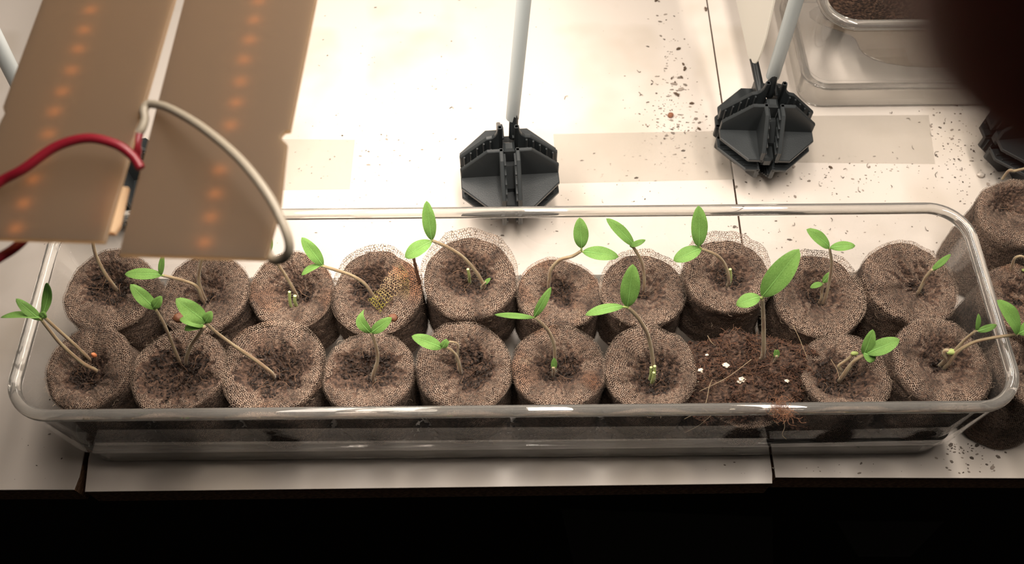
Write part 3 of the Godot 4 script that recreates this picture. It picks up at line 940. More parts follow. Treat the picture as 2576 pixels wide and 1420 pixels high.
	["seedling", "seedling", "tall curved seedling with one upright and one flat leaf, seventh front pellet", [Vector3(0.06185, 0.04449, -0.02673), Vector3(0.06185, 0.05149, -0.02673), Vector3(0.05996, 0.06321, -0.03056), Vector3(0.05661, 0.07581, -0.03395), Vector3(0.05166, 0.08656, -0.03602), Vector3(0.04683, 0.09405, -0.03694)], 0.00140, 0.00105, [[Vector3(0.04645, 0.09463, -0.03701), Vector3(0.04751, 0.11187, -0.04669), 0.00808, 0.08, 0.00], [Vector3(0.04476, 0.09513, -0.03676), Vector3(0.02923, 0.09385, -0.03396), 0.00474, 0.12, 0.30]], []],
	["seedling", "seedling", "largest seedling, straight stem rising from the reddish coir heap", [Vector3(0.10835, 0.05500, -0.03023), Vector3(0.10835, 0.06200, -0.03023), Vector3(0.10613, 0.07453, -0.03406), Vector3(0.10363, 0.08648, -0.03736), Vector3(0.10146, 0.09570, -0.03950)], 0.00138, 0.00103, [[Vector3(0.10116, 0.09714, -0.03982), Vector3(0.11196, 0.11786, -0.04929), 0.01000, 0.10, 0.00], [Vector3(0.10020, 0.09696, -0.03957), Vector3(0.09063, 0.09496, -0.03708), 0.00621, 0.15, 0.10]], []],
	["seedling", "seedling", "tiny closed green bud poking from the coir heap", [Vector3(0.11389, 0.05400, -0.02874), Vector3(0.11389, 0.06100, -0.02874), Vector3(0.11372, 0.06273, -0.02927)], 0.00069, 0.00086, [[Vector3(0.11389, 0.06100, -0.02874), Vector3(0.11305, 0.06456, -0.03126), 0.00224, 0.05, 0.00], [Vector3(0.11420, 0.06110, -0.02869), Vector3(0.11404, 0.06466, -0.03120), 0.00224, 0.05, 0.20]], []],
	["seedling", "seedling", "stocky seedling with three leaves leaning right, on ninth front pellet", [Vector3(0.14475, 0.04386, -0.02386), Vector3(0.14475, 0.05086, -0.02386), Vector3(0.14616, 0.05858, -0.02573), Vector3(0.14768, 0.06351, -0.02667), Vector3(0.15029, 0.06778, -0.02710)], 0.00140, 0.00105, [[Vector3(0.14940, 0.06748, -0.02725), Vector3(0.15127, 0.07788, -0.03379), 0.00526, 0.10, 0.00], [Vector3(0.15045, 0.06836, -0.02721), Vector3(0.16246, 0.07578, -0.03024), 0.00701, 0.10, 0.00], [Vector3(0.14914, 0.06844, -0.02755), Vector3(0.15458, 0.06584, -0.02497), 0.00491, 0.20, 0.20]], []],
	["seedling", "seedling", "pale curled sprout left of the stocky seedling on ninth front pellet", [Vector3(0.14493, 0.04386, -0.02672), Vector3(0.14493, 0.05086, -0.02672), Vector3(0.14300, 0.05428, -0.02770), Vector3(0.14519, 0.05794, -0.02868), Vector3(0.14744, 0.06336, -0.02957)], 0.00106, 0.00088, [], []],
	["seedling", "seedling", "thin two-leaved seedling standing upright on last front pellet", [Vector3(0.19139, 0.04794, -0.03014), Vector3(0.19139, 0.05494, -0.03014), Vector3(0.19280, 0.06532, -0.03233), Vector3(0.19496, 0.07417, -0.03367), Vector3(0.19584, 0.07611, -0.03382)], 0.00105, 0.00070, [[Vector3(0.19573, 0.07553, -0.03373), Vector3(0.19479, 0.08269, -0.03835), 0.00245, 0.10, 0.00], [Vector3(0.19601, 0.07563, -0.03368), Vector3(0.20309, 0.07919, -0.03482), 0.00315, 0.10, 0.20]], []],
	["seedling", "seedling", "long seedling arching right over the tray rim from last front pellet", [Vector3(0.19193, 0.04794, -0.02880), Vector3(0.19193, 0.05494, -0.02880), Vector3(0.19270, 0.06242, -0.03048), Vector3(0.19651, 0.06994, -0.03121), Vector3(0.20243, 0.07532, -0.03078), Vector3(0.20985, 0.08024, -0.02977)], 0.00122, 0.00087, [[Vector3(0.20966, 0.08072, -0.02991), Vector3(0.19732, 0.09512, -0.03804), 0.00804, 0.15, 0.10], [Vector3(0.20993, 0.08082, -0.02985), Vector3(0.21973, 0.08878, -0.03308), 0.00699, 0.12, 0.00]], []],
	["seedling", "seedling", "hooked pale green sprout with a bent head on last front pellet", [Vector3(0.19016, 0.04794, -0.03016), Vector3(0.19016, 0.05494, -0.03016), Vector3(0.18819, 0.05874, -0.03129), Vector3(0.18866, 0.06056, -0.03196), Vector3(0.19103, 0.06030, -0.03130)], 0.00105, 0.00123, [], []],
	["seedling", "seedling", "single stem running up from leftmost back pellet behind the light board", [Vector3(-0.18747, 0.04349, -0.07473), Vector3(-0.18747, 0.05049, -0.07473), Vector3(-0.18842, 0.05898, -0.07650), Vector3(-0.18830, 0.06958, -0.07867), Vector3(-0.18660, 0.07838, -0.08057), Vector3(-0.18392, 0.08688, -0.08241)], 0.00130, 0.00093, [[Vector3(-0.18418, 0.08616, -0.08226), Vector3(-0.18891, 0.09468, -0.08664), 0.00559, 0.10, 0.00], [Vector3(-0.18418, 0.08616, -0.08226), Vector3(-0.17445, 0.09390, -0.08596), 0.00559, 0.10, 0.00]], []],
	["seedling", "seedling", "seedling with a flat leaf to the left, on second back pellet", [Vector3(-0.14490, 0.04187, -0.06753), Vector3(-0.14490, 0.04887, -0.06753), Vector3(-0.14524, 0.05672, -0.06952), Vector3(-0.14990, 0.06231, -0.06976), Vector3(-0.15672, 0.06759, -0.06930)], 0.00111, 0.00093, [[Vector3(-0.15721, 0.06827, -0.06933), Vector3(-0.17319, 0.07049, -0.06863), 0.00556, 0.08, 0.00], [Vector3(-0.15797, 0.06799, -0.06908), Vector3(-0.15501, 0.07675, -0.07500), 0.00278, 0.10, 0.30]], []],
	["seedling", "seedling", "paired stems going up behind the right light board, left stem", [Vector3(-0.14636, 0.04187, -0.06965), Vector3(-0.14636, 0.04887, -0.06965), Vector3(-0.14415, 0.05905, -0.07280), Vector3(-0.14045, 0.06990, -0.07585), Vector3(-0.13705, 0.08085, -0.07847)], 0.00111, 0.00093, [[Vector3(-0.13717, 0.08037, -0.07836), Vector3(-0.14183, 0.08945, -0.08337), 0.00557, 0.10, 0.00], [Vector3(-0.13717, 0.08037, -0.07836), Vector3(-0.12972, 0.08933, -0.08331), 0.00557, 0.10, 0.00]], []],
	["seedling", "seedling", "paired stems going up behind the right light board, right stem", [Vector3(-0.14440, 0.04187, -0.06900), Vector3(-0.14440, 0.04887, -0.06900), Vector3(-0.14397, 0.05907, -0.07174), Vector3(-0.14071, 0.06842, -0.07465), Vector3(-0.13453, 0.08057, -0.07759)], 0.00111, 0.00093, [[Vector3(-0.13466, 0.08009, -0.07747), Vector3(-0.13323, 0.08925, -0.08340), 0.00557, 0.10, 0.00], [Vector3(-0.13466, 0.08009, -0.07747), Vector3(-0.12268, 0.08877, -0.08153), 0.00557, 0.10, 0.00]], []],
	["seedling", "seedling", "stem from third back pellet disappearing behind the grey wire loop", [Vector3(-0.10189, 0.04182, -0.07068), Vector3(-0.10189, 0.04882, -0.07068), Vector3(-0.10379, 0.05822, -0.07283), Vector3(-0.10578, 0.06642, -0.07440), Vector3(-0.10835, 0.07612, -0.07590)], 0.00112, 0.00093, [[Vector3(-0.10845, 0.07564, -0.07578), Vector3(-0.11505, 0.08408, -0.08033), 0.00558, 0.10, 0.00], [Vector3(-0.10845, 0.07564, -0.07578), Vector3(-0.10780, 0.08648, -0.08284), 0.00558, 0.10, 0.00]], []],
	["stem_stub", "stub", "short cut stub with pale top beside the hole in third back pellet", [Vector3(-0.10342, 0.04182, -0.06437), Vector3(-0.10342, 0.04882, -0.06437), Vector3(-0.10246, 0.05612, -0.06667)], 0.00092, 0.00092, [], []],
	["stem_stub", "stub", "shorter round cut stub right of the other on third back pellet", [Vector3(-0.10132, 0.04182, -0.06540), Vector3(-0.10132, 0.04882, -0.06540), Vector3(-0.10068, 0.05242, -0.06659)], 0.00092, 0.00111, [], []],
	["seedling", "seedling", "long seedling arching left with two narrow leaves, on fourth back pellet", [Vector3(-0.06478, 0.04224, -0.06730), Vector3(-0.06478, 0.04924, -0.06730), Vector3(-0.06768, 0.05826, -0.06927), Vector3(-0.07269, 0.06495, -0.06989), Vector3(-0.07895, 0.07031, -0.06975), Vector3(-0.08404, 0.07436, -0.06949)], 0.00111, 0.00093, [[Vector3(-0.08396, 0.07484, -0.06961), Vector3(-0.09149, 0.08710, -0.07651), 0.00611, 0.08, 0.00], [Vector3(-0.08494, 0.07514, -0.06945), Vector3(-0.09382, 0.07228, -0.06632), 0.00407, 0.15, 0.40]], []],
	["seedling", "seedling", "seedling with tallest upright leaf leaning left, on fifth back pellet", [Vector3(-0.01358, 0.04610, -0.07095), Vector3(-0.01358, 0.05310, -0.07095), Vector3(-0.01658, 0.06192, -0.07290), Vector3(-0.02206, 0.07245, -0.07447), Vector3(-0.02864, 0.08069, -0.07489), Vector3(-0.03464, 0.08638, -0.07469)], 0.00129, 0.00092, [[Vector3(-0.03494, 0.08696, -0.07474), Vector3(-0.03617, 0.10290, -0.08421), 0.00609, 0.08, 0.00], [Vector3(-0.03501, 0.08600, -0.07452), Vector3(-0.04706, 0.08096, -0.06963), 0.00701, 0.12, 0.00]], []],
	["seedling", "seedling", "tiny green sprout low on the right of fifth back pellet", [Vector3(-0.01431, 0.04610, -0.07011), Vector3(-0.01431, 0.05310, -0.07011), Vector3(-0.01237, 0.05648, -0.07072)], 0.00074, 0.00055, [[Vector3(-0.01315, 0.05484, -0.07039), Vector3(-0.01015, 0.05772, -0.07209), 0.00203, 0.10, 0.00]], []],
	["stem_stub", "stub", "short cut stub in the soil of fifth back pellet", [Vector3(-0.02030, 0.04610, -0.07612), Vector3(-0.02030, 0.05310, -0.07612), Vector3(-0.02068, 0.05709, -0.07724)], 0.00093, 0.00093, [], []],
	["seedling", "seedling", "right-leaning seedling with two oval leaves, on sixth back pellet", [Vector3(0.01688, 0.04101, -0.07303), Vector3(0.01688, 0.04801, -0.07303), Vector3(0.01777, 0.05791, -0.07591), Vector3(0.02156, 0.06501, -0.07697), Vector3(0.02713, 0.06901, -0.07661), Vector3(0.03083, 0.07323, -0.07673)], 0.00131, 0.00093, [[Vector3(0.03091, 0.07520, -0.07719), Vector3(0.02965, 0.08746, -0.08522), 0.00710, 0.08, 0.00], [Vector3(0.03155, 0.07295, -0.07647), Vector3(0.04742, 0.07283, -0.07388), 0.00673, 0.10, 0.00]], []],
	["seedling", "seedling", "seedling with a drooping left leaf and a small folded leaf, seventh back pellet", [Vector3(0.06139, 0.04226, -0.07078), Vector3(0.06139, 0.04926, -0.07078), Vector3(0.06059, 0.05766, -0.07346), Vector3(0.05826, 0.06646, -0.07570), Vector3(0.05397, 0.07533, -0.07726)], 0.00112, 0.00093, [[Vector3(0.05406, 0.07624, -0.07753), Vector3(0.04136, 0.08848, -0.08399), 0.00558, 0.10, 0.00], [Vector3(0.05226, 0.07626, -0.07712), Vector3(0.05902, 0.07962, -0.07828), 0.00279, 0.20, 0.30]], []],
	["seedling", "seedling", "seedling with big round-tipped upright leaf arching left, eighth back pellet", [Vector3(0.10064, 0.04589, -0.07236), Vector3(0.10064, 0.05289, -0.07236), Vector3(0.09774, 0.06145, -0.07465), Vector3(0.09259, 0.06922, -0.07597), Vector3(0.08433, 0.07530, -0.07591)], 0.00111, 0.00092, [[Vector3(0.08277, 0.07733, -0.07613), Vector3(0.08092, 0.09367, -0.08671), 0.00776, 0.06, 0.00], [Vector3(0.08411, 0.07559, -0.07594), Vector3(0.07184, 0.07219, -0.07192), 0.00702, 0.12, 0.00]], []],
	["stem_stub", "stub", "short cut stub in the dark hole of eighth back pellet", [Vector3(0.10143, 0.04589, -0.07277), Vector3(0.10143, 0.05289, -0.07277), Vector3(0.10021, 0.05918, -0.07468)], 0.00092, 0.00092, [], []],
	["seedling", "seedling", "straight seedling with two leaves like a propeller, on ninth back pellet", [Vector3(0.14489, 0.04128, -0.06407), Vector3(0.14489, 0.04828, -0.06407), Vector3(0.14440, 0.05843, -0.06685), Vector3(0.14256, 0.07078, -0.07011), Vector3(0.13942, 0.07989, -0.07267)], 0.00111, 0.00074, [[Vector3(0.13914, 0.08032, -0.07282), Vector3(0.12770, 0.08896, -0.07713), 0.00610, 0.10, 0.00], [Vector3(0.13945, 0.08042, -0.07276), Vector3(0.14985, 0.08266, -0.07248), 0.00462, 0.12, 0.00]], []],
	["seedling", "seedling", "tiny leafy sprout left of the straight stem on ninth back pellet", [Vector3(0.14352, 0.04128, -0.06472), Vector3(0.14352, 0.04828, -0.06472), Vector3(0.14262, 0.05366, -0.06640), Vector3(0.14225, 0.05818, -0.06764)], 0.00092, 0.00074, [[Vector3(0.14193, 0.05808, -0.06770), Vector3(0.14500, 0.06300, -0.07070), 0.00333, 0.15, 0.00], [Vector3(0.14204, 0.05760, -0.06755), Vector3(0.13624, 0.05664, -0.06606), 0.00296, 0.20, 0.20]], []],
	["seedling", "seedling", "thin seedling with one unopened spear-shaped leaf on last back pellet", [Vector3(0.18896, 0.04307, -0.06746), Vector3(0.18896, 0.05007, -0.06746), Vector3(0.18907, 0.05855, -0.06943), Vector3(0.18999, 0.06468, -0.07048)], 0.00111, 0.00092, [[Vector3(0.19000, 0.06415, -0.07037), Vector3(0.19655, 0.07151, -0.07426), 0.00296, 0.05, 0.00], [Vector3(0.19046, 0.06377, -0.07017), Vector3(0.19643, 0.07073, -0.07390), 0.00222, 0.05, 0.20]], []],
	["seedling", "seedling", "pale looped sprout arching on an outside pellet beyond the tray wall", [Vector3(0.23320, 0.04500, -0.07697), Vector3(0.23320, 0.05200, -0.07697), Vector3(0.23213, 0.05922, -0.07873), Vector3(0.23388, 0.06170, -0.07872), Vector3(0.23664, 0.05990, -0.07763), Vector3(0.23872, 0.05380, -0.07586)], 0.00093, 0.00074, [], []],
	["seedling", "seedling", "pale yellow sprout lying on the outside pellet by the black corner connector", [Vector3(0.24690, 0.04700, -0.13274), Vector3(0.24690, 0.05400, -0.13274), Vector3(0.24918, 0.05470, -0.13220), Vector3(0.25312, 0.05754, -0.13151), Vector3(0.25592, 0.05950, -0.13098)], 0.00099, 0.00099, [], []],
	["stem_stub", "stub", "left one of three green cut stubs at the seedling foot, seventh front pellet", [Vector3(0.06051, 0.04449, -0.02541), Vector3(0.06051, 0.05149, -0.02541), Vector3(0.06020, 0.05634, -0.02706)], 0.00088, 0.00088, [], []],
	["stem_stub", "stub", "right one of three green cut stubs at the seedling foot, seventh front pellet", [Vector3(0.06200, 0.04449, -0.02444), Vector3(0.06200, 0.05149, -0.02444), Vector3(0.06149, 0.05826, -0.02676)], 0.00088, 0.00088, [], []],
	["stem_stub", "stub", "lowest of three green cut stubs at the seedling foot, seventh front pellet", [Vector3(0.06122, 0.04449, -0.02350), Vector3(0.06122, 0.05149, -0.02350), Vector3(0.06131, 0.05572, -0.02487)], 0.00087, 0.00087, [], []],
	]
	for s in seeds: seedling(s)
	build_heap()
	build_debris()
	build_finger()

func build_shelf() -> void:
	var fl := MB.new()
	slab(fl, [Vector3(-1.2, 0, 1), Vector3(1.2, 0, 1), Vector3(1.2, 0, -0.62), Vector3(-1.2, 0, -0.62)], -0.76, -0.7)
	var f := part("floor", fl.mesh(), M.dark_floor, self)
	f.set_meta("kind", "structure")
	f.set_meta("label", "dark floor far below the shelf edge")
	var wl := MB.new()
	slab(wl, [Vector3(-1.2, 0, -0.56), Vector3(1.2, 0, -0.56), Vector3(1.2, 0, -0.62), Vector3(-1.2, 0, -0.62)], -0.7, 0.9)
	f = part("wall_back", wl.mesh(), M.white_wall, self)
	f.set_meta("kind", "structure")
	f.set_meta("label", "grey wall behind the shelf")
	wl = MB.new()  # shelf out of view, added to bounce light back down
	slab(wl, [Vector3(-0.70, 0, 0.05), Vector3(0.70, 0, 0.05), Vector3(0.70, 0, -0.55), Vector3(-0.70, 0, -0.55)], 0.50, 0.512, 0.0005)
	single("added_bounce_shelf", wl.mesh(), M.white_wall, "unseen grey upper shelf, added above the light boards to bounce light", "shelf board")
	var planks := [
		["white laminated shelf board left of the dark crumbly seam", [Vector3(-0.70, 0, 0.0060), Vector3(-0.22420, 0.00000, 0.00781), Vector3(-0.20803, 0.00000, 0.00797), Vector3(-0.20701, 0.00000, 0.00163), Vector3(-0.20711, 0.00000, -0.00817), Vector3(-0.2043, 0, -0.55), Vector3(-0.70, 0, -0.55)]],
		["white laminated shelf board in the middle, its front edge jutting out furthest", [Vector3(-0.20274, 0.00000, 0.00897), Vector3(0.12170, 0.00000, 0.00812), Vector3(0.12242, 0.00000, 0.00330), Vector3(0.12537, 0.00000, -0.16845), Vector3(0.1280, 0, -0.55), Vector3(-0.2017, 0, -0.55), Vector3(-0.20459, 0.00000, -0.00716)]],
		["white laminated shelf board at the right under the outside pellets", [Vector3(0.12364, 0.00000, 0.00525), Vector3(0.24086, 0.00000, 0.00678), Vector3(0.72, 0, 0.011), Vector3(0.72, 0, -0.55), Vector3(0.1286, 0, -0.55), Vector3(0.12627, 0.00000, -0.16844)]]]
	for p in planks:
		var o := thing("shelf_board", p[0], "shelf board", Vector3(0, -0.017, 0), "white shelf boards")
		var top := MB.new()
		slab(top, p[1], -0.0008, 0.0, 0.0002)
		part("laminate_top", top.mesh(), M.laminate, o, Vector3(0, 0.017, 0))
		var core := MB.new()
		var c := Vector3.ZERO
		for q in p[1]: c += q / p[1].size()
		var pts := []
		for q in p[1]: pts.append(q + (c - q).normalized() * 0.0003)
		slab(core, pts, 0.0, 0.0162, 0.0006)
		part("chipboard_core", core.mesh(), M.chipboard, o)
	# supporting batten under the boards and dim things in the dark below
	var mb := MB.new()
	slab(mb, [Vector3(-0.7, 0, -0.012), Vector3(0.7, 0, -0.006), Vector3(0.7, 0, -0.024), Vector3(-0.7, 0, -0.03)], -0.045, -0.0175, 0.001)
	single("support_batten", mb.mesh(), M.chipboard, "brown wooden batten running along under the front of the shelf boards", "batten")
	mb = MB.new()
	slab(mb, [Vector3(0.04505, -0.45000, -0.10598), Vector3(0.24629, -0.45000, -0.09638), Vector3(0.23692, -0.45000, -0.02329), Vector3(0.06048, -0.45000, -0.02491)], -0.452, -0.45, 0.0004)
	single("storage_panel", mb.mesh(), M.dim_panel, "large dim grey panel lying in the dark below the middle of the shelf edge", "panel", Vector3.ZERO, "dim panels below the shelf")
	mb = MB.new()
	slab(mb, [Vector3(0.30748, -0.45000, -0.09199), Vector3(0.40988, -0.45000, -0.09025), Vector3(0.37007, -0.45000, -0.05786), Vector3(0.32179, -0.45000, -0.05832)], -0.452, -0.45, 0.0004)
	single("storage_panel", mb.mesh(), M.dim_panel, "small dim grey panel lying in the dark below the right shelf board", "panel", Vector3.ZERO, "dim panels below the shelf")
	# tape patches
	var tapes := [
		["square patch of worn translucent tape left of the middle connector, dirty smudges", [Vector3(-0.14750, 0.00000, -0.18145), Vector3(-0.14715, 0.00000, -0.20014), Vector3(-0.09110, 0.00000, -0.19888), Vector3(-0.09132, -0.00000, -0.16356), Vector3(-0.14515, -0.00000, -0.16336)]],
		["long patch of translucent tape between the middle and right connectors", [Vector3(0.02472, -0.00000, -0.20158), Vector3(0.12670, 0.00000, -0.20271), Vector3(0.12575, 0.00000, -0.16789), Vector3(0.02544, 0.00000, -0.16631)]],
		["long patch of grainy tape right of the right connector, in front of the clear box", [Vector3(0.13135, 0.00000, -0.20265), Vector3(0.17739, 0.00000, -0.21341), Vector3(0.24690, 0.00000, -0.21316), Vector3(0.24223, 0.00000, -0.17740), Vector3(0.13028, 0.00000, -0.18014)]]]
	for t in tapes:
		mb = MB.new()
		slab(mb, t[1], 0.0, 0.00015)
		single("tape", mb.mesh(), M.tape, t[0], "tape", Vector3(0, 0.0001, 0), "tape patches on the shelf")

func build_trays() -> void:
	tray("clear_tray", "long clear acrylic tray holding two rows of peat pellets", "tray", 0.21, 0.0506, 0.0732, Vector3(0, 0.0002, -0.0506))
	# second box, further back on the right
	var o := tray("clear_box", "clear acrylic box with dark soil behind the right connector", "box", 0.10, 0.0506, 0.0732, Vector3(0.22690, -0.00000, -0.21855) + Vector3(0.0390, 0.0002, -0.046))
	var c := o.position
	var no := noise(61, 60.0, 4)
	var mb := MB.new()
	var rings := []
	for k in 13:
		var ring := []
		var f := k / 12.0
		for j in 72:
			var a := TAU * j / 72
			var sx := pow(absf(cos(a)), 0.45) * signf(cos(a))
			var sz := pow(absf(sin(a)), 0.45) * signf(sin(a))
			var up := minf(f * 2.0, 1.0)
			var inw := 1.0 - maxf(0.0, f - 0.5) * 2.0
			var p := Vector3(sx * (0.080 + 0.007 * up) * inw, 0.042 * up, -sz * 0.0235 * inw)
			p += Vector3(no.get_noise_3dv(p), no.get_noise_3dv(p + Vector3.ONE), no.get_noise_3dv(p - Vector3.ONE)) * 0.003
			ring.append(p)
		rings.append(ring)
	skin(mb, rings)
	single("soil_block", mb.mesh(), M.peat, "dark brown soil filling the rear of the clear box", "soil", c + Vector3(0, 0.0235, -0.018), "", "stuff")
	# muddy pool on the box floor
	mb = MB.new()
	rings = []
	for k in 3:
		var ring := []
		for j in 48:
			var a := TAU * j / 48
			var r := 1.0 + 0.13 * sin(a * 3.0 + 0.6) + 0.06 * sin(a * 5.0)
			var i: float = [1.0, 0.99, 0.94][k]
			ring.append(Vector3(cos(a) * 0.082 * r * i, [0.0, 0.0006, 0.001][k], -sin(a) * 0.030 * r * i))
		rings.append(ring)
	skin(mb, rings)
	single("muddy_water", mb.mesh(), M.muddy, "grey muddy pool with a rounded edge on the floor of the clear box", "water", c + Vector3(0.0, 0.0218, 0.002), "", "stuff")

func build_connectors() -> void:
	connector("black octagonal connector in the middle of the shelf behind the tray", Vector3(-0.00122, 0.02620, -0.15460), 0.06, 0.0258)
	connector("black octagonal connector by the board seam, left of the clear box", Vector3(0.13867, 0.02540, -0.18321), -0.05, 0.0250)
	connector("black octagonal connector at the right edge behind the outside pellets", Vector3(0.28704, 0.02620, -0.17746), 0.10, 0.0258)
	connector("black connector glimpsed in the gap between the two light boards", Vector3(-0.20582, 0.02400, -0.15442), 0.15, 0.0230)
	# white sleeved tubes standing in the connectors
	var tubes := [
		["pale grey sleeved tube rising from the middle connector", Vector3(0.00072, 0.05800, -0.16625), Vector3(0.00619, 0.13200, -0.17144), 0.0034, Vector3(0.00106, 0.04600, -0.16323)],
		["pale grey sleeved tube slanting up from the right connector", Vector3(0.13756, 0.05800, -0.19232), Vector3(0.13397, 0.11500, -0.18774), 0.0035, Vector3(0.13797, 0.04600, -0.18975)],
		["pale grey sleeved tube at the far left beyond the light boards", Vector3(-0.23842, 0.05000, -0.15907), Vector3(-0.22178, 0.13000, -0.14975), 0.0036, Vector3(-0.22590, 0.04600, -0.14172)]]
	for t in tubes:
		var a: Vector3 = t[1]
		var b: Vector3 = t[2]
		var o := thing("panel_tube", t[0], "tube", a, "sleeved panel tubes")
		var mb := MB.new()
		straight(mb, Vector3.ZERO, (b - a) * 2.2, t[3])
		part("sleeve", mb.mesh(), M.sleeve, o)
		mb = MB.new()
		straight(mb, t[4] - a, (b - a) * 0.2, 0.0024, 10)
		part("rod", mb.mesh(), M.rod, o)
	# translucent white sheet of the right-hand panel with its rounded lower corner
	var p0: Vector3 = Vector3(0.12884, 0.05200, -0.19647)
	var p1: Vector3 = Vector3(0.12428, 0.06200, -0.26885)
	var up := (Vector3(0.13397, 0.11500, -0.18774) - Vector3(0.13756, 0.05800, -0.19232)).normalized()
	var back := (p1 - p0).normalized()
	var nn := back.cross(up).normalized()
	var u2 := nn.cross(back)
	var poly := PackedVector2Array([Vector2(0.012, 0.0), Vector2(0.16, -0.008), Vector2(0.16, 0.13), Vector2(0.03, 0.14), Vector2(0.004, 0.06), Vector2(0.0, 0.034)])
	for k in 5:
		var a := k / 4.0 * PI / 2
		poly.append(Vector2(0.010 - 0.010 * cos(a) , 0.022 - 0.018 * sin(a)))
	var mb := MB.new()
	prism(mb, poly, 0.0008, Transform3D(Basis(back, u2, nn), p0))
	var o := thing("panel_sheet", "translucent white panel sheet with rounded lower corner left of the right tube", "panel", p0)
	var ms := MB.new()
	prism(ms, poly, 0.0008, Transform3D(Basis(back, u2, nn), Vector3.ZERO))
	part("sheet", ms.mesh(), M.film, o)
	ms = MB.new()
	straight(ms, Vector3(0.13405, 0.04600, -0.19201) - p0, Vector3(0.13058, 0.05200, -0.20913) - p0 + back * 0.06, 0.0023, 10)
	part("rod", ms.mesh(), M.rod, o)

func build_boards() -> void:
	var y := 0.23
	var far := -0.245
	var l := [Vector3(-0.14011, 0.23000, 0.01304), Vector3(-0.10192, 0.23000, 0.01476), Vector3(-0.09902, 0.23000, -0.06910), Vector3(-0.0910, 0.23, -0.33), Vector3(-0.1320, 0.23, -0.33), Vector3(-0.13815, 0.23000, -0.06962), Vector3(-0.13894, 0.23000, -0.03309), Vector3(-0.13899, 0.23000, -0.02915), Vector3(-0.13785, 0.23000, -0.02690), Vector3(-0.13823, 0.23000, -0.02470)]
	light_board("left tan light board over the tray, the red wire lying across it", l, [Vector3(-0.12280, 0.23000, -0.06537), Vector3(-0.12290, 0.23000, -0.05745), Vector3(-0.12296, 0.23000, -0.05007), Vector3(-0.12304, 0.23000, -0.04200), Vector3(-0.12380, 0.23000, -0.03433), Vector3(-0.12432, 0.23000, -0.02729), Vector3(-0.12407, 0.23000, -0.01949), Vector3(-0.12420, 0.23000, -0.01180), Vector3(-0.12437, 0.23000, -0.00448), Vector3(-0.12495, 0.23000, 0.00300), Vector3(-0.12501, 0.23000, 0.01061)], y)
	var r := [Vector3(-0.09759, 0.23000, 0.01852), Vector3(-0.06097, 0.23000, 0.02030), Vector3(-0.05906, 0.23000, 0.00474), Vector3(-0.05971, 0.23000, -0.01538), Vector3(-0.06043, 0.23000, -0.01618), Vector3(-0.06151, 0.23000, -0.01726), Vector3(-0.06156, 0.23000, -0.01860), Vector3(-0.06083, 0.23000, -0.01967), Vector3(-0.05937, 0.23000, -0.01992), Vector3(-0.05716, 0.23000, -0.06854), Vector3(-0.0500, 0.23, -0.33), Vector3(-0.0880, 0.23, -0.33), Vector3(-0.09621, 0.23000, -0.06906)]
	light_board("right tan light board over the tray, row of orange glowing spots", r, [Vector3(-0.07409, 0.23000, -0.06828), Vector3(-0.07428, 0.23000, -0.06075), Vector3(-0.07463, 0.23000, -0.05296), Vector3(-0.07519, 0.23000, -0.04540), Vector3(-0.07509, 0.23000, -0.03731), Vector3(-0.07524, 0.23000, -0.02976), Vector3(-0.07563, 0.23000, -0.02188), Vector3(-0.07630, 0.23000, -0.00697), Vector3(-0.07630, 0.23000, 0.00060), Vector3(-0.07642, 0.23000, 0.00781), Vector3(-0.07675, 0.23000, 0.01528)], y)
	for b in [[0.03, "third tan light board, unseen, added high overhead to light the middle"], [0.22, "fourth tan light board, unseen, added high overhead to light the right side"]]:  # unseen boards added as fixtures for the extra overhead lights
		var x: float = b[0]
		var ch := []
		for k in 16: ch.append(Vector3(x, 0.45, 0.025 - k * 0.0215))
		light_board(b[1], [Vector3(x - 0.02, 0.45, 0.045), Vector3(x + 0.02, 0.45, 0.045), Vector3(x + 0.02, 0.45, -0.315), Vector3(x - 0.02, 0.45, -0.315)], ch, 0.45)
	var mb := MB.new()
	slab(mb, [Vector3(-0.10639, 0.22700, 0.00973), Vector3(-0.10142, 0.22700, 0.01026), Vector3(-0.10069, 0.22700, 0.00786), Vector3(-0.10082, 0.22700, -0.00407), Vector3(-0.10534, 0.22700, -0.00476)], 0.2255, 0.227, 0.0002)
	single("edge_connector", mb.mesh(), M.rail, "cream strip connector under the right edge of the left light board", "connector strip")
	# wires
	var red := [Vector3(-0.13494, 0.23350, 0.00443), Vector3(-0.13012, 0.23400, -0.00091), Vector3(-0.12377, 0.23600, -0.00347), Vector3(-0.11609, 0.23800, -0.00877), Vector3(-0.10830, 0.23850, -0.01108), Vector3(-0.10160, 0.23700, -0.01027), Vector3(-0.09763, 0.23500, -0.00806), Vector3(-0.09535, 0.23350, -0.00511)]
	mb = MB.new()
	tube(mb, smooth_path(red, 8), 0.00125, 0.00125, 14)
	single("red_wire", mb.mesh(), M.red_wire, "dark red wire curving across the left light board into the gap", "wire")
	mb = MB.new()
	tube(mb, smooth_path([Vector3(-0.13844, 0.22100, 0.01855), Vector3(-0.13264, 0.22100, 0.01363), Vector3(-0.12932, 0.22100, 0.01053), Vector3(-0.12720, 0.22100, 0.00664), Vector3(-0.12393, 0.22300, -0.00077)], 8), 0.00125, 0.00125, 14)
	single("red_wire", mb.mesh(), M.red_wire, "bright red wire bending out from under the left light board", "wire")
	mb = MB.new()
	tube(mb, smooth_path([Vector3(-0.10229, 0.22350, -0.01474), Vector3(-0.10096, 0.22600, -0.01591), Vector3(-0.10069, 0.22800, -0.01770), Vector3(-0.10021, 0.22900, -0.02095)], 8), 0.0011, 0.0011, 12)
	single("red_wire", mb.mesh(), M.red_wire, "short red wire end inside the gap between the light boards", "wire")
	mb = MB.new()
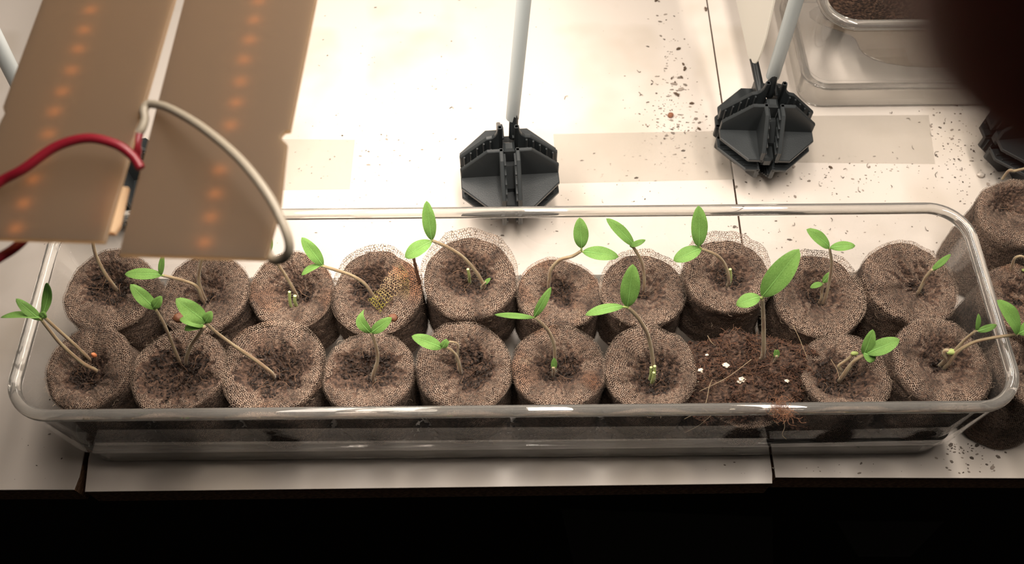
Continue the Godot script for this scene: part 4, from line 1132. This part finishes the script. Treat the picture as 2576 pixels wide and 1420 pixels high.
	tube(mb, smooth_path([Vector3(-0.10128, 0.22850, -0.02001), Vector3(-0.09966, 0.22950, -0.02122), Vector3(-0.09893, 0.23050, -0.02381), Vector3(-0.09916, 0.23150, -0.02572), Vector3(-0.09862, 0.23200, -0.02723), Vector3(-0.09675, 0.23250, -0.02733), Vector3(-0.09029, 0.23500, -0.02335), Vector3(-0.07913, 0.23900, -0.01367), Vector3(-0.06787, 0.24100, -0.00239), Vector3(-0.05975, 0.24000, 0.00779), Vector3(-0.05536, 0.23700, 0.01557), Vector3(-0.05447, 0.23350, 0.01908), Vector3(-0.05653, 0.22950, 0.01982), Vector3(-0.05983, 0.22650, 0.01856), Vector3(-0.06176, 0.22550, 0.01619), Vector3(-0.06300, 0.22550, 0.01262)], 8), 0.00115, 0.00115, 14)
	single("grey_wire", mb.mesh(), M.grey_wire, "grey white wire arching over the right light board and looping under its end", "wire")

func build_heap() -> void:
	var c := Vector3(0.10579, 0.04800, -0.02647)
	c.y = 0.0
	var o := thing("coir_heap", "reddish brown coconut coir heap spilled between the front pellets", "potting mix", c)
	o.set_meta("kind", "stuff")
	var no := noise(71, 70.0, 4)
	var mb := MB.new()
	var rings := []
	for k in 14:
		var ring := []
		var f := k / 13.0
		for j in 64:
			var a := TAU * j / 64
			var rr := 1.0 - f
			var p := Vector3(cos(a) * 0.039 * rr, 0, -sin(a) * 0.0245 * rr)
			p.x += 0.002 * sin(a * 3.0)
			p.y = 0.0245 + 0.033 * (1.0 - pow(rr, 4.5))
			p += Vector3(no.get_noise_3dv(p), no.get_noise_3dv(p + Vector3.ONE), no.get_noise_3dv(p - Vector3.ONE)) * 0.006
			p.z = minf(p.z, -0.0058 - c.z)
			p.y = maxf(p.y, 0.0232)
			ring.append(p)
		rings.append(ring)
	skin(mb, rings)
	part("coir_core", mb.mesh(), M.peat, o)
	var at := func(rr: float, a: float) -> Vector3:
		var p := Vector3(cos(a) * 0.039 * rr, 0, -sin(a) * 0.0245 * rr)
		p.y = 0.0245 + 0.033 * (1.0 - pow(minf(rr, 1.0), 4.5))
		var q := p
		return p + Vector3(no.get_noise_3dv(q), no.get_noise_3dv(q + Vector3.ONE), no.get_noise_3dv(q - Vector3.ONE)) * 0.006
	var xs := []
	var cs := []
	var fx := []
	var fc := []
	for k in 4200:
		var p: Vector3 = at.call(sqrt(rng.randf()) * 1.04, rng.randf() * TAU)
		p.z = minf(p.z, -0.0062 - c.z)
		p.y = maxf(p.y, 0.0238)
		var s := rng.randf_range(0.00025, 0.0008)
		xs.append(Transform3D(Basis.from_euler(Vector3(rng.randf() * 6, rng.randf() * 6, rng.randf() * 6)).scaled(Vector3(s * 1.4, s * 0.8, s)), p + Vector3(0, rng.randf() * 0.001, 0)))
		cs.append(Color(0.02, 0.011, 0.007).lerp(Color(0.085, 0.038, 0.023), pow(rng.randf(), 1.6)))
	for k in 2600:
		var p: Vector3 = at.call(sqrt(rng.randf()) * 1.08, rng.randf() * TAU)
		p.z = minf(p.z, -0.0075 - c.z)
		p.y = maxf(p.y, 0.0255)
		var l := rng.randf_range(0.0018, 0.0055)
		fx.append(Transform3D(Basis.from_euler(Vector3(rng.randf_range(-0.6, 0.6), rng.randf() * 6.3, rng.randf_range(-0.7, 0.7))).scaled(Vector3(l, l, l) * Vector3(1, 1.0, 1.0)), p + Vector3(0, 0.0008, 0)))
		fc.append(Color(0.06, 0.026, 0.014).lerp(Color(0.24, 0.12, 0.068), pow(rng.randf(), 1.4)))
	scatter("coir_crumbs", M.crumb_mesh, M.crumb, xs, cs, o)
	scatter("coir_fibres", M.fibre_mesh, M.crumb, fx, fc, o)
	# long loose fibres
	for w in [[Vector3(0.07419, 0.04717, -0.00650), Vector3(0.08088, 0.05714, -0.00800), Vector3(0.08369, 0.05977, -0.01600), Vector3(0.08566, 0.05900, -0.02000)], [Vector3(0.10285, 0.06200, -0.02783), Vector3(0.09177, 0.06100, -0.01999), Vector3(0.07980, 0.05800, -0.01495)], [Vector3(0.12313, 0.06300, -0.04345), Vector3(0.12515, 0.06200, -0.03809), Vector3(0.12773, 0.06000, -0.02944)], [Vector3(0.07697, 0.02971, -0.00650), Vector3(0.08223, 0.03887, -0.00680), Vector3(0.08572, 0.04902, -0.00750)], [Vector3(0.13944, 0.05600, -0.03020), Vector3(0.14177, 0.05450, -0.02609), Vector3(0.14270, 0.05300, -0.02200)], [Vector3(0.08527, 0.06200, -0.03948), Vector3(0.08663, 0.06200, -0.03619), Vector3(0.08843, 0.06100, -0.03511)]]:
		var f := MB.new()
		var rel := []
		for p in w: rel.append(p - c)
		tube(f, smooth_path(rel, 5), 0.00016, 0.0001, 5)
		part("coir_strand", f.mesh(), M.stem, o)
	var grain_spots := [[Vector3(-0.01337, 0.05760, -0.00026), 0.0011], [Vector3(-0.02546, 0.05020, -0.00026), 0.0009], [Vector3(-0.02472, 0.04960, 0.00520), 0.0008], [Vector3(-0.00783, 0.05780, 0.00608), 0.0011], [Vector3(0.01045, 0.05680, 0.00732), 0.0007], [Vector3(0.02076, 0.05140, 0.00794), 0.0006], [Vector3(0.00062, 0.02560, -0.03107), 0.0006], [Vector3(0.01569, 0.02560, -0.03844), 0.0007], [Vector3(0.03909, 0.02560, -0.00838), 0.0019], [Vector3(0.03229, 0.03780, 0.00620), 0.0011], [Vector3(0.04361, 0.02560, -0.00029), 0.0008], [Vector3(-0.00014, 0.05180, 0.01494), 0.0012], [Vector3(-0.01167, 0.04940, 0.01460), 0.0009], [Vector3(-0.00987, 0.05680, 0.00748), 0.0008], [Vector3(0.03140, 0.02560, -0.03741), 0.0007], [Vector3(-0.01993, 0.05180, -0.00816), 0.0006]]
	for g in grain_spots:
		var m := part("perlite_grain", M.crumb_mesh, M.perlite, o, at.call(Vector2(g[0].x / 0.039, g[0].z / 0.0245).length(), atan2(-g[0].z / 0.0245, g[0].x / 0.039)) + Vector3(0, 0.0008, 0))
		m.scale = Vector3(g[1], g[1] * 1.1, g[1]) * 1.3
	# tuft on the front rim
	var tc := Vector3(0.10848, 0.07420, 0.00061)
	o = thing("coir_tuft", "reddish fibre tuft hanging over the front rim of the tray", "fibre tuft", tc)
	o.set_meta("kind", "stuff")
	fx = []
	fc = []
	for k in 150:
		var d := Vector3(rng.randfn() * 0.0024, absf(rng.randfn()) * 0.0016, rng.randfn() * 0.0022)
		var l := rng.randf_range(0.0025, 0.006)
		fx.append(Transform3D(Basis.from_euler(Vector3(rng.randf() * 6, rng.randf() * 6, rng.randf() * 6)).scaled(Vector3(l, l, l)), d))
		fc.append(Color(0.1, 0.04, 0.02).lerp(Color(0.27, 0.13, 0.07), rng.randf()))
	scatter("fibres", M.fibre_mesh, M.crumb, fx, fc, o)
	mb = MB.new()
	tube(mb, smooth_path([Vector3(0.10886, 0.07350, 0.00137) - tc, Vector3(0.11064, 0.06800, 0.00305) + Vector3(0, 0, 0.002) - tc, Vector3(0.11037, 0.06400, 0.00500) + Vector3(0, 0, 0.002) - tc, Vector3(0.11232, 0.06200, 0.00636) + Vector3(0, 0, 0.002) - tc], 5), 0.00016, 0.0001, 5)
	part("strand", mb.mesh(), M.stem, o)

func build_debris() -> void:
	# [centre, spread x, spread z, count, size]
	var fields := [
		["fine dark soil specks sprinkled thinly over the left and middle shelf", [[Vector3(-0.05, 0, -0.22), 0.06, 0.06, 110, 0.0006], [Vector3(-0.10, 0, -0.185), 0.02, 0.02, 60, 0.0006], [Vector3(-0.02, 0, -0.15), 0.09, 0.01, 40, 0.0006], [Vector3(-0.215, 0, -0.06), 0.01, 0.04, 40, 0.0006], [Vector3(-0.24, 0, -0.01), 0.02, 0.02, 10, 0.0005]]],
		["dense trail of dark soil specks left of the board seam", [[Vector3(0.09985, -0.00000, -0.23805), 0.006, 0.035, 90, 0.0008], [Vector3(0.09471, 0.00000, -0.20903), 0.012, 0.014, 130, 0.0007], [Vector3(0.07127, -0.00000, -0.17745), 0.03, 0.012, 40, 0.0006]]],
		["fine soil specks scattered round and behind the right connector and tape", [[Vector3(0.25897, -0.00000, -0.20111), 0.012, 0.014, 50, 0.0008], [Vector3(0.19549, 0.00000, -0.17319), 0.05, 0.012, 110, 0.0007], [Vector3(0.16556, 0.00000, -0.13064), 0.06, 0.02, 90, 0.0007], [Vector3(0.26025, 0.00000, -0.16964), 0.012, 0.012, 50, 0.0007], [Vector3(0.07938, -0.00000, -0.13940), 0.05, 0.015, 40, 0.0005]]],
		["black soil specks on the front right corner of the shelf", [[Vector3(0.21754, 0.00000, -0.00200), 0.010, 0.006, 40, 0.0008], [Vector3(0.17089, 0.00000, 0.00339), 0.05, 0.003, 22, 0.0005], [Vector3(0.21118, 0.00000, -0.00700), 0.003, 0.002, 12, 0.0009]]]]
	for f in fields:
		var xs := []
		var cs := []
		for b in f[1]:
			for k in int(b[3] * 1.6):
				var p: Vector3 = b[0] + Vector3(rng.randfn() * b[1], 0, rng.randfn() * b[2])
				if p.z > 0.004: continue
				var s: float = b[4] * exp(rng.randfn() * 0.5) * 0.36
				if p.z > -0.10 and p.z < -0.004 and absf(p.x) < 0.207: continue
				p.y = s * 0.3
				xs.append(Transform3D(Basis.from_euler(Vector3(0, rng.randf() * 6, rng.randf_range(-0.2, 0.2))).scaled(Vector3(s * rng.randf_range(0.9, 2.0), s * 0.6, s)), p))
				cs.append(Color(0.07, 0.056, 0.046).lerp(Color(0.32, 0.27, 0.23), rng.randf()))
		var o := scatter(numbered("soil_specks"), M.crumb_mesh, M.crumb, xs, cs, self)
		tag(o, f[0], "soil specks", "", "stuff")
	var crumb_spots := [[Vector3(0.10377, 0.00068, -0.26702), 0.0017, "round dark soil crumb standing alone beyond the top of the soil trail"], [Vector3(0.10580, 0.00052, -0.25504), 0.0013, "small soil crumb just below the lone crumb at the top of the soil trail"], [Vector3(0.10626, 0.00076, -0.25030), 0.0019, "larger soil crumb near the top of the soil trail, right of the thin fibre"], [Vector3(0.10377, 0.00052, -0.24448), 0.0013, "small soil crumb beside the thin fibre in the upper soil trail"], [Vector3(0.09950, 0.00048, -0.24014), 0.0012, "small soil crumb left of centre in the middle of the soil trail"], [Vector3(0.09990, 0.00088, -0.23010), 0.0022, "largest soil crumb in the soil trail, above the reddish pebble"], [Vector3(0.10735, 0.00064, -0.22344), 0.0016, "soil crumb at the right side of the soil trail above the pebble"], [Vector3(0.12499, 0.00080, -0.30030), 0.0020, "soil crumb lying on the dark seam near the upper edge of the view"], [Vector3(0.09382, 0.00072, -0.30890), 0.0018, "soil crumb at the very top edge of the view, middle shelf board"], [Vector3(0.10981, 0.00056, -0.20453), 0.0014, "soil crumb at the lower right end of the trail, by the connector"], [Vector3(0.09791, 0.00044, -0.24368), 0.0011, "tiny soil crumb at the left edge of the upper soil trail"], [Vector3(0.18174, 0.00056, -0.17573), 0.0014, "soil crumb in front of the grainy tape, right of the right connector"]]
	for b in crumb_spots:
		var m := single("soil_crumb", M.crumb_mesh, M.soil_crumb, b[2], "soil crumb", b[0], "larger loose soil crumbs")
		m.scale = Vector3(b[1], b[1] * 0.6, b[1] * 0.8) * 0.8
		m.rotation.y = b[1] * 4000.0
	var qx := []
	var qc := []
	for b in [[Vector3(0.26435, 0.00000, -0.20399), 0.018, 0.018, 16], [Vector3(0.19549, 0.00000, -0.17319), 0.05, 0.01, 16], [Vector3(0.15213, 0.00000, -0.12823), 0.05, 0.012, 10], [Vector3(0.09850, -0.00000, -0.22410), 0.010, 0.03, 10], [Vector3(-0.06709, 0.00000, -0.21399), 0.07, 0.05, 8]]:
		for k in b[3]:
			var p: Vector3 = b[0] + Vector3(rng.randfn() * b[1], 0, rng.randfn() * b[2])
			if p.z > -0.105: continue
			var l := rng.randf_range(0.0015, 0.0040)
			qx.append(Transform3D(Basis.from_euler(Vector3(0, rng.randf() * 6.3, 0)).scaled(Vector3(l, 0.0016, l * 1.4)), p + Vector3(0, 0.0002, 0)))
			qc.append(Color(0.06, 0.045, 0.035).lerp(Color(0.2, 0.16, 0.13), rng.randf()))
	var qo := scatter(numbered("peat_fibres"), M.bold_fibre, M.crumb, qx, qc, self)
	tag(qo, "short curled dark peat fibres lying on the white shelf boards", "peat fibres", "", "stuff")
	# specks on the tray floor behind the pellets, and wet peat washed against its front wall
	var wx := []
	var wc := []
	for k in 130:
		var s := 0.0004 * exp(rng.randfn() * 0.5)
		wx.append(Transform3D(Basis.from_euler(Vector3(0, rng.randf() * 6, 0)).scaled(Vector3(s * 1.5, s * 0.5, s)), Vector3(rng.randf_range(-0.2, 0.2), 0.0220 + s * 0.3, rng.randf_range(-0.0945, -0.0905))))
		wc.append(Color(0.07, 0.056, 0.046).lerp(Color(0.3, 0.25, 0.21), rng.randf()))
	var wo := scatter(numbered("soil_specks"), M.crumb_mesh, M.crumb, wx, wc, self)
	tag(wo, "soil specks on the clear tray floor behind the back row of pellets", "soil specks", "", "stuff")
	wx = []
	wc = []
	for k in 4200:
		var s := 0.0007 * exp(rng.randfn() * 0.4)
		var p := Vector3(rng.randf_range(-0.195, 0.198), 0.0, -0.0068 - absf(rng.randfn()) * 0.0055)
		p.y = 0.0221 + rng.randf() * 0.0022 * smoothstep(-0.0068, -0.011, p.z) + s * 0.3
		wx.append(Transform3D(Basis.from_euler(Vector3(rng.randf_range(-0.3, 0.3), rng.randf() * 6, 0)).scaled(Vector3(s * 1.3, s * 0.6, s)), p))
		wc.append(Color(0.012, 0.009, 0.008).lerp(Color(0.06, 0.042, 0.032), rng.randf()))
	wo = scatter(numbered("wet_peat_residue"), M.crumb_mesh, M.crumb, wx, wc, self)
	tag(wo, "dark wet peat residue along the tray floor against its front wall", "peat residue", "", "stuff")
	single("clay_pebble", lump(8, 0.3, 7, 9), mat(rgb(132, 88, 66), 0.9), "reddish brown clay pebble in the soil trail left of the seam", "pebble", Vector3(0.09435, 0.00100, -0.21419)).scale = Vector3(0.0018, 0.0014, 0.0016)
	single("perlite_grain", lump(12, 0.35, 7, 9), mat(rgb(205, 196, 186), 0.6), "pale translucent perlite lump behind the outside pellets", "perlite", Vector3(0.26580, 0.00120, -0.16870)).scale = Vector3(0.0021, 0.0013, 0.0015)
	single("seed_coat", lump(5, 0.16, 9, 12), M.orange_coat, "small orange seed coat lying behind the stems on the leftmost front pellet", "seed coat", Vector3(-0.18277, 0.06150, -0.03314)).scale = Vector3(0.0011, 0.0016, 0.0010)
	var tw := MB.new()
	tube(tw, smooth_path([Vector3(-0.04282, 0.05600, -0.07090), Vector3(-0.04352, 0.06100, -0.07268), Vector3(-0.04434, 0.06700, -0.07547), Vector3(-0.04467, 0.07000, -0.07744)], 5), 0.0009, 0.0006, 7, 0.2)
	single("twig", tw.mesh(), M.twig, "short dark upright twig between the fourth and fifth back pellets", "twig")

func build_finger() -> void:
	# the fingertip that covers the lens corner
	var tip := Vector3(0.02137, 0.40246, 0.11217)
	var axis := (Vector3(0.04313, 0.41228, 0.08667) - tip).normalized()
	var o := thing("person", "person's blurred dark fingertip over the upper right corner of the view", "person", tip)
	var path := PackedVector3Array()
	var side := axis.cross(Vector3.UP).normalized()
	var upv := side.cross(axis)
	var mb := MB.new()
	var rings := []
	var radii := [[-0.0083, 0.0012], [-0.0078, 0.0032], [-0.0066, 0.0052], [-0.0045, 0.0070], [-0.0015, 0.0081], [0.003, 0.0085], [0.010, 0.0084], [0.017, 0.0086], [0.022, 0.0091], [0.027, 0.0089], [0.034, 0.0088], [0.044, 0.0096], [0.050, 0.0102], [0.056, 0.0099], [0.068, 0.0104], [0.078, 0.011]]
	for q in radii:
		var ring := []
		for j in 28:
			var a := TAU * j / 28
			ring.append(axis * q[0] + (side * cos(a) + upv * sin(a) * 0.9) * q[1])
		rings.append(ring)
	skin(mb, rings)
	part("finger", mb.mesh(), M.flesh, o)
	var nl := MB.new()
	var nr := []
	for k in 7:
		var ring := []
		var f := k / 6.0
		for j in 10:
			var a := PI * (0.22 + 0.56 * j / 9.0)
			ring.append(axis * (-0.006 + 0.0105 * f) + (side * cos(a) + upv * sin(a) * 0.92) * (0.0083 * sqrt(clampf(1.0 - pow(maxf(0.0, 0.35 - f) * 2.0, 2.0), 0.2, 1.0)) + 0.0003))
		for j in range(9, -1, -1):
			var a := PI * (0.22 + 0.56 * j / 9.0)
			ring.append(axis * (-0.006 + 0.0105 * f) + (side * cos(a) + upv * sin(a) * 0.92) * (0.0076 * sqrt(clampf(1.0 - pow(maxf(0.0, 0.35 - f) * 2.0, 2.0), 0.2, 1.0))))
		nr.append(ring)
	skin(nl, nr)
	part("fingernail", nl.mesh(), M.nail, o)
